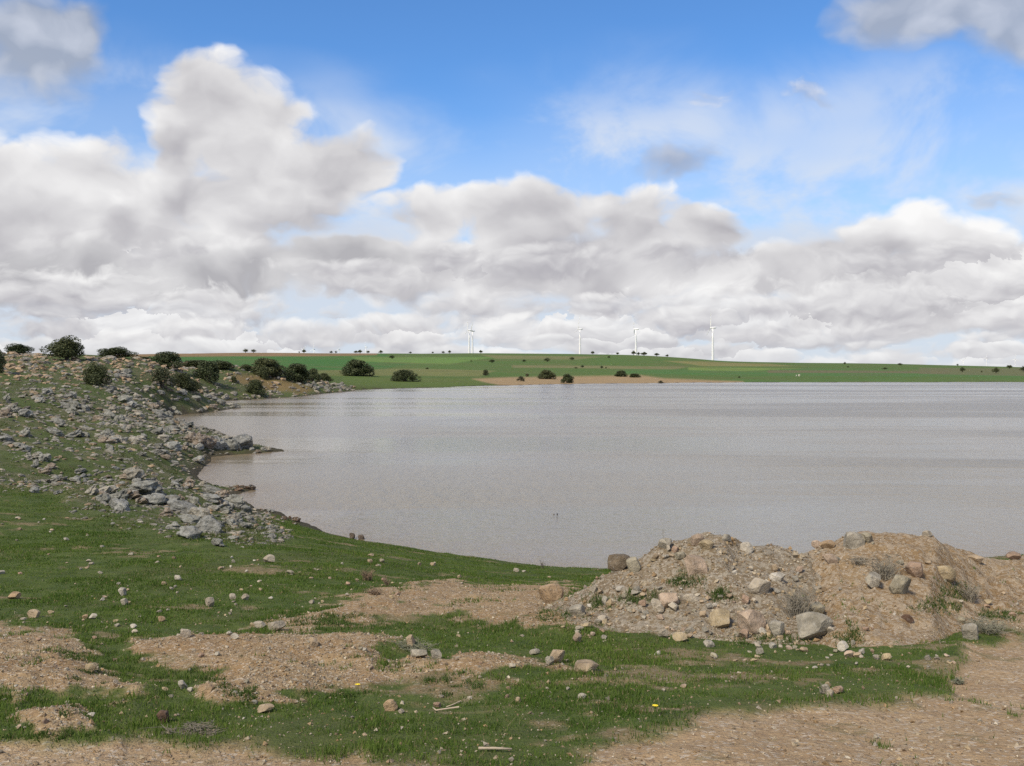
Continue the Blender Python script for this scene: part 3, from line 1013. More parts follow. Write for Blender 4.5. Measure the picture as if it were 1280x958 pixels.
# the stones of the heaps that the photograph shows one by one: column, foot row, width, height in photo pixels
HERO = [
    (1019, 803, 47, 35, GREY, 'large squared grey block at the foot of the two heaps'),
    (1024, 770, 19, 15, OLV, 'small grey green stone resting on top of the squared block'),
    (942, 793, 38, 29, PINK, 'large rounded pinkish boulder at the foot of the stony heap'),
    (904, 787, 32, 22, YEL, 'yellowish boulder beside the large pinkish boulder at the heap foot'),
    (971, 797, 22, 20, GREY, 'grey stone between the pinkish boulder and the squared block'),
    (953, 748, 31, 22, PALE, 'pale blocky stone halfway up the stony heap'),
    (972, 729, 22, 10, WHT, 'white flat stone lying on the stony heap'),
    (871, 723, 32, 25, PINK, 'pink slab leaning high on the stony heap'),
    (935, 694, 19, 14, WHT, 'whitish stone on the crest at the end of the stony heap'),
    (1068, 688, 28, 22, GREY, 'grey boulder perched on the crest of the tan heap'),
    (1086, 681, 16, 14, OLV, 'small olive stone beside the boulder on the tan crest'),
    (1038, 688, 20, 11, ORG, 'orange stone on the crest of the tan heap'),
    (1022, 684, 14, 9, PINK, 'small pink stone at the end of the tan crest'),
    (1183, 729, 28, 22, YEL, 'bright yellow boulder on the flank of the tan heap'),
    (1146, 724, 24, 19, RED, 'reddish boulder in the middle of the tan heap'),
    (1129, 746, 31, 26, OLV, 'olive grey boulder below the reddish one on the tan heap'),
    (1093, 736, 25, 18, GREY, 'grey stone among dry weeds on the tan heap'),
    (1041, 706, 17, 12, PINK, 'pink stone below the crest of the tan heap'),
    (1137, 781, 17, 11, BRN, 'dark brown lump low on the tan slope'),
    (1217, 801, 22, 20, GREY, 'grey boulder at the foot of the tan heap by the track'),
    (1223, 709, 24, 12, TAN, 'tan stone on the low shoulder of the tan heap'),
    (1270, 700, 18, 9, RED, 'reddish stone on the low end of the tan heap by the water'),
    (1161, 672, 13, 8, PALE, 'small pale stone on the summit of the tan heap'),
    (1056, 815, 15, 12, WHT, 'white stone in the grass beside the squared block'),
    (775, 714, 32, 19, (.17, .135, .095), 'dark brown boulder on the shoulder of the stony heap above the water'),
    (793, 717, 21, 19, OLV, 'olive stone next to the dark boulder on the heap shoulder'),
    (839, 762, 28, 19, PINK, 'pinkish boulder on the lower face of the stony heap'),
    (822, 764, 15, 14, PALE, 'pale stone touching the pinkish boulder on the lower face'),
    (865, 756, 21, 11, PALE, 'flat pale stone on the lower face of the stony heap'),
    (724, 772, 21, 15, GREY, 'grey lichened stone in the grass where the stony heap ends'),
    (754, 780, 14, 10, PALE, 'small pale stone in the grass before the stony heap'),
    (689, 755, 32, 25, ORG, 'crumbling orange clod of earth between gravel bank and heap'),
    (829, 798, 14, 11, PALE, 'pale stone standing in the grass before the heap'),
    (852, 803, 19, 10, YEL, 'yellowish flat stone in the grass before the heap'),
    (734, 842, 33, 11, TAN, 'flat tan stone lying at the end of the gravel bank'),
    (698, 830, 24, 16, TAN, 'tan stone in the grass beside a smaller grey one'),
    (688, 832, 12, 11, GREY, 'small grey stone touching the tan stone in the grass'),
    (887, 810, 15, 8, WHT, 'white flat stone in the grass before the heap'),
    (721, 804, 13, 12, PINK, 'pinkish stone in the grass between gravel banks and heap'),
    (874, 683, 18, 14, PINK, 'pink stone on the crest of the stony heap'),
    (886, 694, 20, 16, YEL, 'ochre stone just under the crest of the stony heap'),
    (833, 690, 20, 15, GREY, 'grey stone jutting from the crest of the stony heap'),
    (908, 680, 16, 11, GREY, 'grey stone along the top of the stony heap'),
    (850, 702, 15, 11, OLV, 'olive stone on the upper face of the stony heap'),
    (201, 905, 16, 15, BRN, 'round dark brown lump in the grass near the track'),
    (512, 812, 12, 17, TAN, 'upright tan stone at the edge of the gravel bank'),
    (524, 824, 24, 10, GREY, 'flat grey stone beside the upright tan stone'),
    (545, 824, 16, 10, GREY, 'smaller grey stone beside the flat grey stone'),
    (487, 890, 20, 14, ORG, 'orange stone in the grass below the gravel bank'),
    (256, 872, 20, 14, ORG, 'orange rounded stone at the edge of the gravel'),
    (226, 862, 13, 10, WHT, 'white stone in the grass beside the orange rounded stone'),
    (237, 866, 9, 6, WHT, 'small white stone between white and orange stones'),
    (335, 704, 16, 10, PALE, 'rounded pale boulder alone on the grass below the outcrop'),
    (221, 726, 11, 7, WHT, 'flat whitish stone alone on the sloping grass'),
    (151, 745, 11, 10, WHT, 'white stone standing on the grass beside a grey one'),
    (154, 757, 10, 8, GREY, 'grey stone on the grass below a white one'),
    (262, 759, 12, 12, PALE, 'upright pale stone on the open grass'),
    (290, 750, 10, 7, PALE, 'rounded pale stone of a pair on the open grass'),
    (305, 751, 11, 8, PALE, 'oval grey white stone of a pair on the open grass'),
    (39, 773, 15, 10, TAN, 'tan boulder on the grass near the gravel bank'),
    (115, 775, 11, 7, WHT, 'whitish stone beside an orange one on the grass'),
    (106, 774, 8, 5, ORG, 'orange stone touching a whitish one on the grass'),
    (200, 778, 11, 7, ORG, 'flat orange stone alone on the grass'),
    (14, 750, 20, 8, ORG, 'flat brownish stone sunk in the grass'),
    (112, 842, 17, 10, YEL, 'yellow stone at the grass edge of the gravel bank'),
    (322, 786, 16, 8, PALE, 'pale flat stone at the tip of the gravel ridge'),
    (345, 790, 24, 12, PALE, 'broad pale slab at the tip of the gravel ridge'),
    (391, 809, 12, 11, TAN, 'tan stone on top of the gravel bank'),
    (293, 800, 13, 7, WHT, 'white stone on the upper edge of the gravel bank'),
    (229, 798, 15, 10, PALE, 'pale stone above the gravel bank in the grass'),
    (330, 893, 22, 9, TAN, 'reddish flat slab at the lower edge of the gravel'),
    (113, 898, 11, 5, WHT, 'white flat stone in the grass before the gravel'),
    (1036, 860, 9, 6, YEL, 'yellowish stone topping the little cairn in the grass'),
    (1048, 868, 14, 10, RED, 'brown stone of the little cairn in the grass'),
    (1039, 872, 10, 8, PALE, 'pale stone at the foot of the little cairn'),
    (1033, 866, 12, 9, GREY, 'grey stone at the back of the little cairn'),
    (641, 836, 10, 6, PALE, 'pale stone in the grass strip between the gravel banks'),
    (668, 820, 14, 7, GREY, 'low grey stone in the grass strip between gravel banks'),
]
_hp = hits_surf([(h[0], h[1]) for h in HERO])
MELLOW = lambda c, k=.35: np.array(c) if sum(c) < .45 else np.array(c) * (1 - k) + k * np.array((.39, .335, .255))
for _k, (_h, _p) in enumerate(zip(HERO, _hp)):
    _s = _p[1] / F
    put_rock('boulder' if _h[2] > 18 else 'stone', BLOCKS, _k % 10, STONE, _p + np.array((0, _h[2] * _s * .35, 0)), _h[2] * _s * .94, _h[3] * _s * .92, random.uniform(-.5, .5) + (math.pi if random.random() < .5 else 0), MELLOW(_h[4]), _h[5],
             'boulder' if _h[2] > 18 else 'stone', tilt=(random.uniform(-.08, .08), random.uniform(-.08, .08)))

HUES = ((GREY, 'grey'), (PALE, 'buff'), (PINK, 'pinkish'), (YEL, 'ochre'), (ORG, 'orange brown'), (BRN, 'dark brown'), (WHT, 'whitish'), (OLV, 'olive grey'), (TAN, 'tan'), (RED, 'reddish'),
        ((.36, .345, .31), 'light grey'), ((.28, .265, .23), 'dark grey'), ((.36, .28, .21), 'pinkish'), ((.42, .39, .33), 'buff'), ((.40, .36, .29), 'buff'), ((.16, .105, .065), 'dark brown'), ((.22, .14, .09), 'brown'))


def hue_word(c):
    return next((w for h, w in HUES if tuple(h) == tuple(c)), 'grey')


def describe(c, size, ratio, noun):
    """colour, size and build of a stone, as it looks"""
    big = 'large' if size > .66 else 'small' if size < .12 else 'middling'
    form = 'slabby' if ratio < .38 else 'flattish' if ratio < .52 else 'blocky'
    return f'{big} {hue_word(c)} {form} {noun}'


PAL = np.array([GREY, PALE, PINK, YEL, TAN, WHT, OLV, GREY, PALE, RED, TAN])


def scatter_px(n, poly, seed):
    r = np.random.default_rng(seed)
    p = np.array(poly, float)
    out = []
    while len(out) < n:
        q = r.uniform(p.min(0), p.max(0), (n * 4, 2))
        q = q[poly_sd(q[:, 0], q[:, 1], poly) > 0]
        q = q[r.random(len(q)) < np.clip(.35 + 1.5 * vn(q[:, 0] / 34, q[:, 1] / 15, seed), .06, 1)]
        out += list(map(tuple, q))
    return out[:n]


# smaller stones over the heaps, and stones strewn in the grass
_HF = [(705, 770), (760, 735), (800, 702), (850, 682), (910, 680), (960, 700), (1010, 720), (1040, 800), (1000, 815), (930, 806), (820, 800), (740, 790)]
_HT = [(1010, 700), (1060, 682), (1160, 678), (1210, 712), (1290, 720), (1290, 765), (1220, 800), (1120, 818), (1060, 812), (1040, 760)]
_HL = [(750, 745), (900, 745), (960, 770), (960, 802), (880, 802), (790, 790)]
_HR = [(700, 780), (860, 800), (1040, 812), (1180, 812), (1200, 835), (1040, 838), (860, 825), (720, 808)]
_GR = [(0, 640), (110, 660), (250, 690), (420, 690), (640, 712), (700, 725), (560, 735), (440, 760), (300, 795), (0, 790)]
_GM = [(300, 790), (720, 790), (760, 850), (1000, 850), (700, 880), (400, 900), (200, 900), (0, 920), (0, 790)]
for _name, _poly, _n, _lab, _grp, (_a, _b), _sd in (
        ('stone', _HF, 95, 'stone stuck in the face of the stony heap', 'stones in the face of the stony heap', (4, 13), 1),
        ('stone', _HT, 40, 'stone stuck in the tan earth heap', 'stones in the tan heap', (4, 11), 2),
        ('stone', _HL, 45, 'stone packed into the lower face of the stony heap', 'stones packed in the lower heap face', (6, 15), 6),
        ('stone', _HR, 55, 'stone fallen into the grass along the foot of the heaps', 'stones along the foot of the heaps', (5, 13), 3),
        ('field_stone', _GR, 120, 'stone strewn on the sloping grass above the shore', 'stones strewn on the sloping grass', (3.5, 9), 4),
        ('field_stone', _GM, 80, 'stone lying among the gravel banks and grass strips', 'stones among the gravel banks', (4, 10), 5)):
    _pts = scatter_px(_n, _poly, 900 + _sd)
    _pos = hits_surf(_pts)
    for _k in range(_n):
        _u = random.random() ** 2.2
        _w = (_a + (_b - _a) * _u) * _pos[_k][1] / F
        _c0 = tuple(PAL[random.randrange(len(PAL))])
        _c = MELLOW(_c0, .3) * random.uniform(.85, 1.15)
        _q = random.uniform(.3, .75)
        put_rock(_name, BLOCKS, random.randrange(10), STONE, _pos[_k], _w, _w * _q, random.uniform(0, 6.28), _c, describe(_c0, _u, _q, _lab), _name.replace('_', ' '), _grp, tilt=(random.uniform(-.3, .3), random.uniform(-.3, .3)))


# ------------------------------------------------------------------ limestone outcrops of the slope
def line_pts(pl, n, spread, r):
    p = np.array(pl, float)
    L = np.hypot(*np.diff(p, axis=0).T)
    c = np.concatenate([[0], np.cumsum(L)])
    u = r.uniform(0, c[-1], n)
    x, y = np.interp(u, c, p[:, 0]), np.interp(u, c, p[:, 1])
    return np.stack([x + r.normal(0, spread * 1.6, n), y + r.normal(0, spread, n)], 1)


_r = np.random.default_rng(23)
# polyline in the photograph, how many, spread, width range in photo pixels, label, group
BANDS = [
    ([(128, 628), (170, 618), (215, 635), (258, 655), (300, 668)], 44, 9, (15, 42), 'craggy rock in the outcrop jutting over the grass', 'rocks of the outcrop over the grass'),
    ([(150, 605), (210, 608), (262, 628), (300, 648), (335, 655)], 34, 8, (12, 32), 'lichened rock behind the outcrop over the grass', 'rocks behind the outcrop over the grass'),
    ([(30, 612), (90, 605), (130, 600)], 14, 7, (10, 24), 'low rock in turf at the end of the stony slope', 'low rocks at the end of the stony slope'),
    ([(0, 548), (30, 566), (62, 592), (75, 602)], 22, 6, (14, 30), 'rock in the short rib near the foot of the slope', 'rocks of the short rib'),
    ([(0, 512), (60, 525), (115, 542), (165, 560), (215, 566), (258, 578)], 36, 7, (12, 32), 'rock in the lower long rib running down to the bay', 'rocks of the lower long rib'),
    ([(40, 492), (100, 508), (150, 530), (200, 540), (245, 556)], 36, 7, (12, 30), 'rock in the middle rib running down to the rocky point', 'rocks of the middle rib'),
    ([(245, 552), (270, 556), (296, 558), (300, 556)], 17, 4, (15, 33), 'crag forming the blunt rocky point in the lake', 'crags of the blunt rocky point'),
    ([(306, 562), (322, 564), (336, 564)], 5, 1.2, (9, 16), 'low rock trailing into the water off the blunt point', 'low rocks off the blunt point'),
    ([(150, 505), (190, 520), (222, 530), (250, 545)], 24, 5, (12, 26), 'rock behind the blunt point above the narrow inlet', 'rocks above the narrow inlet'),
    ([(140, 470), (190, 482), (235, 492), (282, 508)], 34, 5, (8, 18), 'rock on the second spur below the round oaks', 'rocks of the second spur'),
    ([(0, 456), (60, 460), (120, 464), (170, 470)], 30, 5, (6, 15), 'rock scattered along the brow of the slope', 'rocks along the brow of the slope'),
    ([(380, 484), (405, 484), (432, 486)], 22, 3, (5, 13), 'rock heaped at the tip of the far red spur', 'pale rocks at the tip of the far spur'),
    ([(281, 616), (300, 612), (316, 613)], 7, 1.8, (8, 18), 'wet rock in the small spit at the water edge', 'wet rocks of the small spit'),
    ([(330, 640), (350, 648), (380, 655)], 9, 2, (8, 16), 'rock lining the shore below the outcrop', 'rocks lining the shore'),
    ([(340, 675), (360, 668), (330, 662)], 5, 4, (12, 22), 'lichened rock on the grass just off the outcrop end', 'rocks off the outcrop end'),
]
for _bi, (_pl, _n, _sp, (_a, _b), _lab, _grp) in enumerate(BANDS):
    _pts = line_pts(_pl, _n, _sp, _r)
    _pos = hits([tuple(q) for q in _pts])
    _e = hits([_pl[0], _pl[-1]])
    _ang = math.atan2(_e[1][1] - _e[0][1], _e[1][0] - _e[0][0])
    for _k in range(_n):
        _p = _pos[_k]
        if abs(math.hypot(_p[0], _p[1])) > 320:
            continue
        _u = random.random() ** 2.0
        _q = random.uniform(.22, .48)
        _w = (_a + (_b - _a) * _u) * _p[1] / F * (1.0 if _bi in (0, 1, 6) else .78)
        _h = _w * _q
        if 'brow' in _grp:
            _c = random.choice((TAN, PINK, GREY, ORG, PALE))
        elif 'wet' in _lab or 'lining' in _lab:
            _c = random.choice(((.16, .105, .065), (.22, .14, .09), OLV))
        elif 'heaped' in _lab:
            _c = random.choice((PALE, (.42, .39, .33), (.40, .36, .29)))
        else:
            _c = random.choice((GREY, GREY, (.36, .345, .31), (.36, .345, .31), (.28, .265, .23), GREY, (.36, .28, .21), PALE))
        _lb = describe(_c, _u, _q, _lab)
        _c = np.array(_c) * random.uniform(.66, .92) * np.array((.95, 1.0, 1.05))
        put_rock('limestone_rock', CRAGS, random.randrange(10), LIME, _p, _w, _h, _ang * .6 + random.uniform(-.4, .4) + (math.pi if random.random() < .5 else 0), _c, _lb, 'rock', _grp,
                 tilt=(random.uniform(-.2, .2), random.uniform(-.05, .35)), sink=.36)

# single things on the water and in the far field
for (_x, _y, _w, _h, _c, _lab) in ((696.5, 643.8, 2.2, 1.3, (.05, .045, .04), 'small dark stone tip breaking the calm lake surface'),
                                   (692.5, 643.6, 1.6, .9, (.09, .08, .07), 'smaller greyish stone tip beside the dark one in the lake'),
                                   (303, 609.5, 6, 2, (.15, .11, .08), 'flat brown stone awash off the small spit'),
                                   (440, 673.5, 8, 5, (.10, .08, .06), 'dark stone standing in the shallows of the grassy shore'),
                                   (452, 674, 9, 3.5, (.14, .11, .085), 'flat dark stone awash beside the standing one')):
    _d = ray(_x, _y)
    _k = -CZ / _d[2]
    _s = _d[1] * _k / F
    put_rock('stone', BLOCKS, random.randrange(10), STONE, (_d[0] * _k, _d[1] * _k, 0), _w * _s, _h * _s, random.uniform(0, 6), _c, _lab, 'stone', sink=.5)
for (_x, _y, _lab) in ((995.5, 471, 'pale boulder lying in the far green field'), (999, 470.6, 'pale boulder lying in the far green field')):
    _p = hits([(_x, _y)])[0]
    put_rock('boulder', BLOCKS, random.randrange(10), STONE, _p, 2.6 * _p[1] / F, 2.4 * _p[1] / F, random.uniform(0, 6), WHT, _lab, 'boulder', 'pale boulders in the far field')


# ------------------------------------------------------------------ uncountable rubble and gravel
def merged(name, shapes, pos, size, cols, mat, seed, flat=(.5, .9), tilt=.5, smooth=False):
    r = np.random.default_rng(seed)
    n = len(pos)
    which = r.integers(0, len(shapes), n)
    V, Fc, T, off = [], [], [], 0
    for s, (v, f) in enumerate(shapes):
        k = np.nonzero(which == s)[0]
        if not len(k):
            continue
        a, b, c = r.uniform(0, 6.28, len(k)), r.uniform(-tilt, tilt, len(k)), r.uniform(-tilt, tilt, len(k))
        p = np.repeat(v[None], len(k), 0) * np.stack([size[k], size[k] * r.uniform(.6, 1, len(k)), size[k] * r.uniform(*flat, len(k))], 1)[:, None, :]
        for (i, j, an) in ((1, 2, b), (0, 2, c), (0, 1, a)):
            co, si = np.cos(an)[:, None], np.sin(an)[:, None]
            pi, pj = p[:, :, i].copy(), p[:, :, j].copy()
            p[:, :, i], p[:, :, j] = pi * co - pj * si, pi * si + pj * co
        p = p + pos[k][:, None, :]
        V.append(p.reshape(-1, 3))
        Fc.append((f[None] + (np.arange(len(k)) * len(v))[:, None, None] + off).reshape(-1, 3))
        T.append(np.repeat(cols[k], len(v), 0))
        off += len(k) * len(v)
    return mesh_obj(name, np.concatenate(V), np.concatenate(Fc), mat, smooth=smooth, attrs={'tint': np.concatenate(T)})


def small_shapes(n, sub, seed, **kw):
    out = []
    for k in range(n):
        v, f, h = rock_shape(seed + k, sub, **kw)
        v = v - np.array((0, 0, h * .45))
        out.append((v, f))
    return out


OCTA_V = np.array(((1, 0, 0), (-1, 0, 0), (0, 1, 0), (0, -1, 0), (0, 0, 1), (0, 0, -1)), float) * .5
OCTA_F = np.array(((0, 2, 4), (2, 1, 4), (1, 3, 4), (3, 0, 4), (2, 0, 5), (1, 2, 5), (3, 1, 5), (0, 3, 5)))
PEB = []
for _k in range(8):
    PEB.append((OCTA_V * (1 + rng.uniform(-.3, .3, (6, 1))) + rng.uniform(-.14, .14, (6, 3)), OCTA_F))

# gravel: on the low banks, over both heaps, thin on the track
_n = 150000
_rr = 4.7 * (16 / 4.7) ** rng.random(_n)
_tt = rng.uniform(-.55, .62, _n)
_x, _y = _rr * np.sin(_tt), _rr * np.cos(_tt)
_z, _m, _, _ = ground_all(_x, _y)
_hh = heap(_x, _y)
_pr = np.maximum.reduce([_m['gravel'] * .50, (_hh > .01) * np.where(640 + F * _x / _y < 1030 + 40 * fbm(_x * 1.5, _y * 1.5, 2, 66), .42, .16), _m['track'] * .07, np.full(_n, .035)])
_pr = _pr * (0.55 + .9 * np.clip(fbm(_x * 1.4, _y * 1.4, 3, 88) + .4, 0, 1))
_k = rng.random(_n) < _pr
_x, _y, _z, _hh = _x[_k], _y[_k], _z[_k], _hh[_k]
_sz = .008 + .011 * rng.random(len(_x)) + .03 * rng.random(len(_x)) ** 9
_sz = _sz * (1 + (.4 + 2.0 * rng.random(len(_x)) ** 5) * (_hh > .01) * (640 + F * _x / _y < 1040))
_gc = np.array(((.43, .335, .21), (.46, .385, .275), (.37, .255, .14), (.52, .46, .36), (.30, .22, .14), (.38, .295, .20), (.34, .30, .24)))[rng.integers(0, 7, len(_x))] * rng.uniform(.8, 1.08, (len(_x), 1))
_g = merged('gravel', PEB, np.stack([_x, _y, _z + np.maximum(_hh, 0) + _sz * .12], 1), _sz, _gc, STONE_S, 5, (.5, .85), .6)
tag(_g, 'loose tan gravel over the low banks and the earth heaps', 'gravel', kind='stuff')

# rubble on the stony slope
SMALL = small_shapes(8, 2, 700, cuts=8, rough=.10, flat=.6, long=1.5, crag=.10)
SMALL_F = small_shapes(8, 1, 720, cuts=4, rough=.14, flat=.65, long=1.4)
_n = 70000
_rr = 16 * (250 / 16) ** rng.random(_n)
_tt = rng.uniform(-.66, -.12, _n)
_x, _y = _rr * np.sin(_tt), _rr * np.cos(_tt)
_z, _m, _px, _py = ground_all(_x, _y)
_den = np.zeros(_n)
for (_pl, _c, _sp, _wr, _l, _gp) in BANDS:
    _q = np.array(_pl, float)
    for _a, _b in zip(_q[:-1], _q[1:]):
        _e = _b - _a
        _u = np.clip(((_px - _a[0]) * _e[0] + (_py - _a[1]) * _e[1]) / (_e @ _e), 0, 1)
        _dd = np.hypot((_px - _a[0] - _u * _e[0]) * .6, _py - _a[1] - _u * _e[1])
        _den = np.maximum(_den, np.exp(-(_dd / (_sp * 2.0)) ** 2))
_den = np.maximum(_den, .30 + .6 * np.clip(fbm(_x * .12 + _y * .05, _y * .08, 4, 97), 0, 1))
_den = np.maximum(_den, .75 * (_py < 478) * (_px < 260))
_den = np.maximum(_den, .8 * (_px > 130) * (_px < 300) * (_py > 478) * (_py < 522))
_den = np.maximum(_den, .6 * (_px >= 275) * (_px < 445) * (_py > 462))
_k = (rng.random(_n) < _den * .50) & (_m['rocky'] > .3) & (_m['s'] > .1)
_x, _y, _z, _rr2, _dn, _ppy = _x[_k], _y[_k], _z[_k], _rr[_k], _den[_k], _py[_k]
_sz = (2.2 + 10.0 * rng.random(len(_x)) ** 2.6 * (.5 + .6 * _dn)) * _rr2 / F
_cc = np.array((GREY, GREY, PALE, (.30, .29, .26), (.37, .345, .30), TAN, (.24, .22, .18)))[rng.integers(0, 7, len(_x))] * rng.uniform(.6, .95, (len(_x), 1))
_warm = ((_ppy < 480) & (rng.random(len(_x)) < .55))[:, None]
_cc = np.where(_warm, np.array((.40, .29, .185)) * rng.uniform(.8, 1.1, (len(_x), 1)), _cc)
for _k, _sh, _lab in ((_rr2 < 75, SMALL, 'broken grey limestone rubble littering the lower stony slope'), (_rr2 >= 75, SMALL_F, 'broken tan and grey rubble littering the brow and spurs')):
    _g = merged('rubble', _sh, np.stack([_x, _y, _z + _sz * .02], 1)[_k], _sz[_k], _cc[_k], LIME_S, 6, (.6, 1.0), .35)
    tag(_g, _lab, 'rubble', kind='stuff')


# ------------------------------------------------------------------ grass
def make_leaf_mat(name, tr=.25):
    m, t, b = material(name)
    col = attr(t, 'tint', 'Color')
    put(t, b.inputs['Base Color'], col)
    b.inputs['Roughness'].default_value = .7
    b.inputs['Specular IOR Level'].default_value = .2
    d = t.nodes.new('ShaderNodeBsdfTranslucent')
    put(t, d.inputs['Color'], mixc(t, 1.0, col, (1.0, 1.15, .55), 'MULTIPLY'))
    mx = t.nodes.new('ShaderNodeMixShader')
    mx.inputs[0].default_value = tr
    t.links.new(b.outputs[0], mx.inputs[1])
    t.links.new(d.outputs[0], mx.inputs[2])
    t.links.new(mx.outputs[0], t.nodes['Material Output'].inputs['Surface'])
    return m


GRASS = make_leaf_mat('grass', .3)


def blades(name, x, y, z, h, w, col, seed, lean=.6):
    r = np.random.default_rng(seed)
    n = len(x)
    a = r.uniform(0, 6.28, n)
    la = r.uniform(0, 6.28, n)
    ll = h * r.uniform(.1, lean, n)
    dx, dy = np.cos(a) * w, np.sin(a) * w
    B = np.stack([x, y, z - .004], 1)
    tip = B + np.stack([np.cos(la) * ll, np.sin(la) * ll, h], 1)
    e = np.stack([dx, dy, np.zeros(n)], 1)
    V = np.stack([B - e, B + e, tip], 1).reshape(-1, 3)
    Fc = np.arange(n * 3).reshape(-1, 3)
    return mesh_obj(name, V, Fc, GRASS, attrs={'tint': np.repeat(col, 3, 0)})


_n = 1500000
_rr = (4.7 ** .75 + rng.random(_n) * (42 ** .75 - 4.7 ** .75)) ** (1 / .75)
_tt = rng.uniform(-.56, .56, _n)
_x, _y = _rr * np.sin(_tt), _rr * np.cos(_tt)
_z, _m, _, _ = ground_all(_x, _y)
_hh = heap(_x, _y)
_cl = fbm(_x * 1.6, _y * 1.6, 3, 120)
_cf = fbm(_x * 9, _y * 9, 2, 125)
_gv = np.clip(_m['gravel'] + _m['track'], 0, 1)
_pr = (1 - _gv) ** 2 * (_m['s'] > .62 + .35 * _cf) * (_hh < .02) * (1 - .72 * _m['rocky']) * (1 - .8 * _m['bare']) * np.clip(.55 + .9 * _cl + .5 * _cf, .06, 1)
_pr = np.maximum(_pr, .5 * (_gv > .2) * (_cl + .6 * _cf > .62) * (_hh < .02) * (_m['s'] > .2))
_pr = np.maximum(_pr, .22 * (_hh > .02) * (_hh < .5) * (_cf + _cl > .75))
_k = rng.random(_n) < _pr * .85
_x, _y, _z, _rr, _cl, _cf, _gv = (q[_k] for q in (_x, _y, _z + np.maximum(_hh, 0), _rr, _cl, _cf, _gv))
_edge = 4 * _gv * (1 - _gv)
_h = (.011 + .022 * rng.random(len(_x)) ** 1.6) * np.clip(1 + .9 * _cl + .5 * _cf, .5, 2.2) * (1 + .9 * _edge)
_w = .0016 + .00034 * _rr
_ga, _gb, _gd = np.array((.062, .114, .018)), np.array((.142, .200, .040)), np.array((.27, .22, .115))
_u = np.clip(.45 + .5 * fbm(_x * .7, _y * .7, 3, 130) + .22 * rng.normal(size=len(_x)), 0, 1)[:, None]
_col = _ga + (_gb - _ga) * _u
_dry = (rng.random(len(_x)) < .05 + .12 * np.clip(fbm(_x * .9, _y * .9, 3, 140), 0, 1))[:, None]
_col = np.where(_dry, _gd * rng.uniform(.6, 1.1, (len(_x), 1)), _col)
tag(blades('grass', _x, _y, _z, _h, _w, _col, 8), 'short green turf sloping down to the lake', 'grass', kind='stuff')

# leafy green clumps on the heaps and along the gravel banks
_CL = [(855, 728, 16, 10), (830, 750, 24, 10), (1190, 742, 22, 14), (1170, 760, 26, 8), (750, 755, 20, 10), (790, 748, 14, 8), (1062, 800, 14, 20), (110, 820, 40, 16), (140, 840, 40, 16), (380, 778, 60, 12), (420, 775, 40, 14),
       (560, 858, 50, 20), (100, 885, 50, 24), (60, 920, 50, 16), (230, 850, 60, 20), (430, 870, 40, 20), (690, 770, 60, 14), (960, 800, 40, 10), (1250, 772, 30, 8), (900, 745, 12, 8), (300, 870, 30, 14)]
_pts = [(a + rng.normal() * c * .5, b + rng.normal() * d_ * .3) for (a, b, c, d_) in _CL for _ in range(16)]
_cp = hits_surf(_pts)
_idx = np.repeat(np.arange(len(_cp)), 38)
_sc = _cp[_idx, 1] / F
_x, _y = _cp[_idx, 0] + rng.normal(0, 4.5, len(_idx)) * _sc, _cp[_idx, 1] + rng.normal(0, 5, len(_idx)) * _sc
_z = surf(_x, _y)
_h = rng.uniform(2, 7.5, len(_idx)) * _sc * rng.uniform(.5, 1.2, len(_cp))[_idx]
_u = rng.random((len(_idx), 1))
tag(blades('grass_clumps', _x, _y, _z, _h, np.full(len(_idx), .0042), np.array((.040, .075, .016)) * (1 - _u) + np.array((.095, .140, .032)) * _u, 9, 1.0),
    'dark green grass clumps along gravel edges and heap feet', 'grass', kind='stuff')

# rough scrubby tufts between the rocks of the slope
_n = 420000
_rr = 17 * (130 / 17) ** rng.random(_n)
_tt = rng.uniform(-.60, -.10, _n)
_x, _y = _rr * np.sin(_tt), _rr * np.cos(_tt)
_z, _m, _px, _py = ground_all(_x, _y)
_cl = fbm(_x * .9, _y * .9, 3, 220) + .6 * fbm(_x * 4, _y * 4, 2, 222)
_k = (rng.random(_n) < _m['rocky'] * np.clip(.10 + 1.0 * _cl, 0, 1)) & (_m['s'] > .3)
_x, _y, _z, _rr, _cl = (q[_k] for q in (_x, _y, _z, _rr, _cl))
_u = np.clip(.5 + .6 * fbm(_x * .25, _y * .25, 3, 230) + .25 * rng.normal(size=len(_x)), 0, 1)[:, None]
_col = np.array((.052, .082, .018)) * (1 - _u) + np.array((.135, .130, .058)) * _u
tag(blades('scrub_grass', _x, _y, _z, (.025 + .06 * rng.random(len(_x)) ** 2) * np.clip(.6 + _cl, .4, 1.6), .003 + .00042 * _rr, _col, 18, 1.0), 'rough olive scrub grass between the rocks of the slope', 'grass', kind='stuff')

# a few dead stalks standing in the turf
_n = 9000
_rr = 4.8 * (22 / 4.8) ** rng.random(_n)
_tt = rng.uniform(-.55, .5, _n)
_x, _y = _rr * np.sin(_tt), _rr * np.cos(_tt)
_z, _m, _, _ = ground_all(_x, _y)
_k = (rng.random(_n) < .9 * np.clip(fbm(_x * .9, _y * .9, 3, 240) + .15, 0, 1) * (1 - _m['track'])) & (_m['s'] > .5) & (heap(_x, _y) < .3)
_x, _y, _rr = _x[_k], _y[_k], _rr[_k]
tag(blades('dead_stalks', _x, _y, surf(_x, _y), rng.uniform(.02, .07, len(_x)), .0012 + .0001 * _rr, np.array((.25, .20, .12)) * rng.uniform(.6, 1.1, (len(_x), 1)), 19, 2.2), 'thin straw coloured dead stalks lying through the turf', 'grass', kind='stuff')


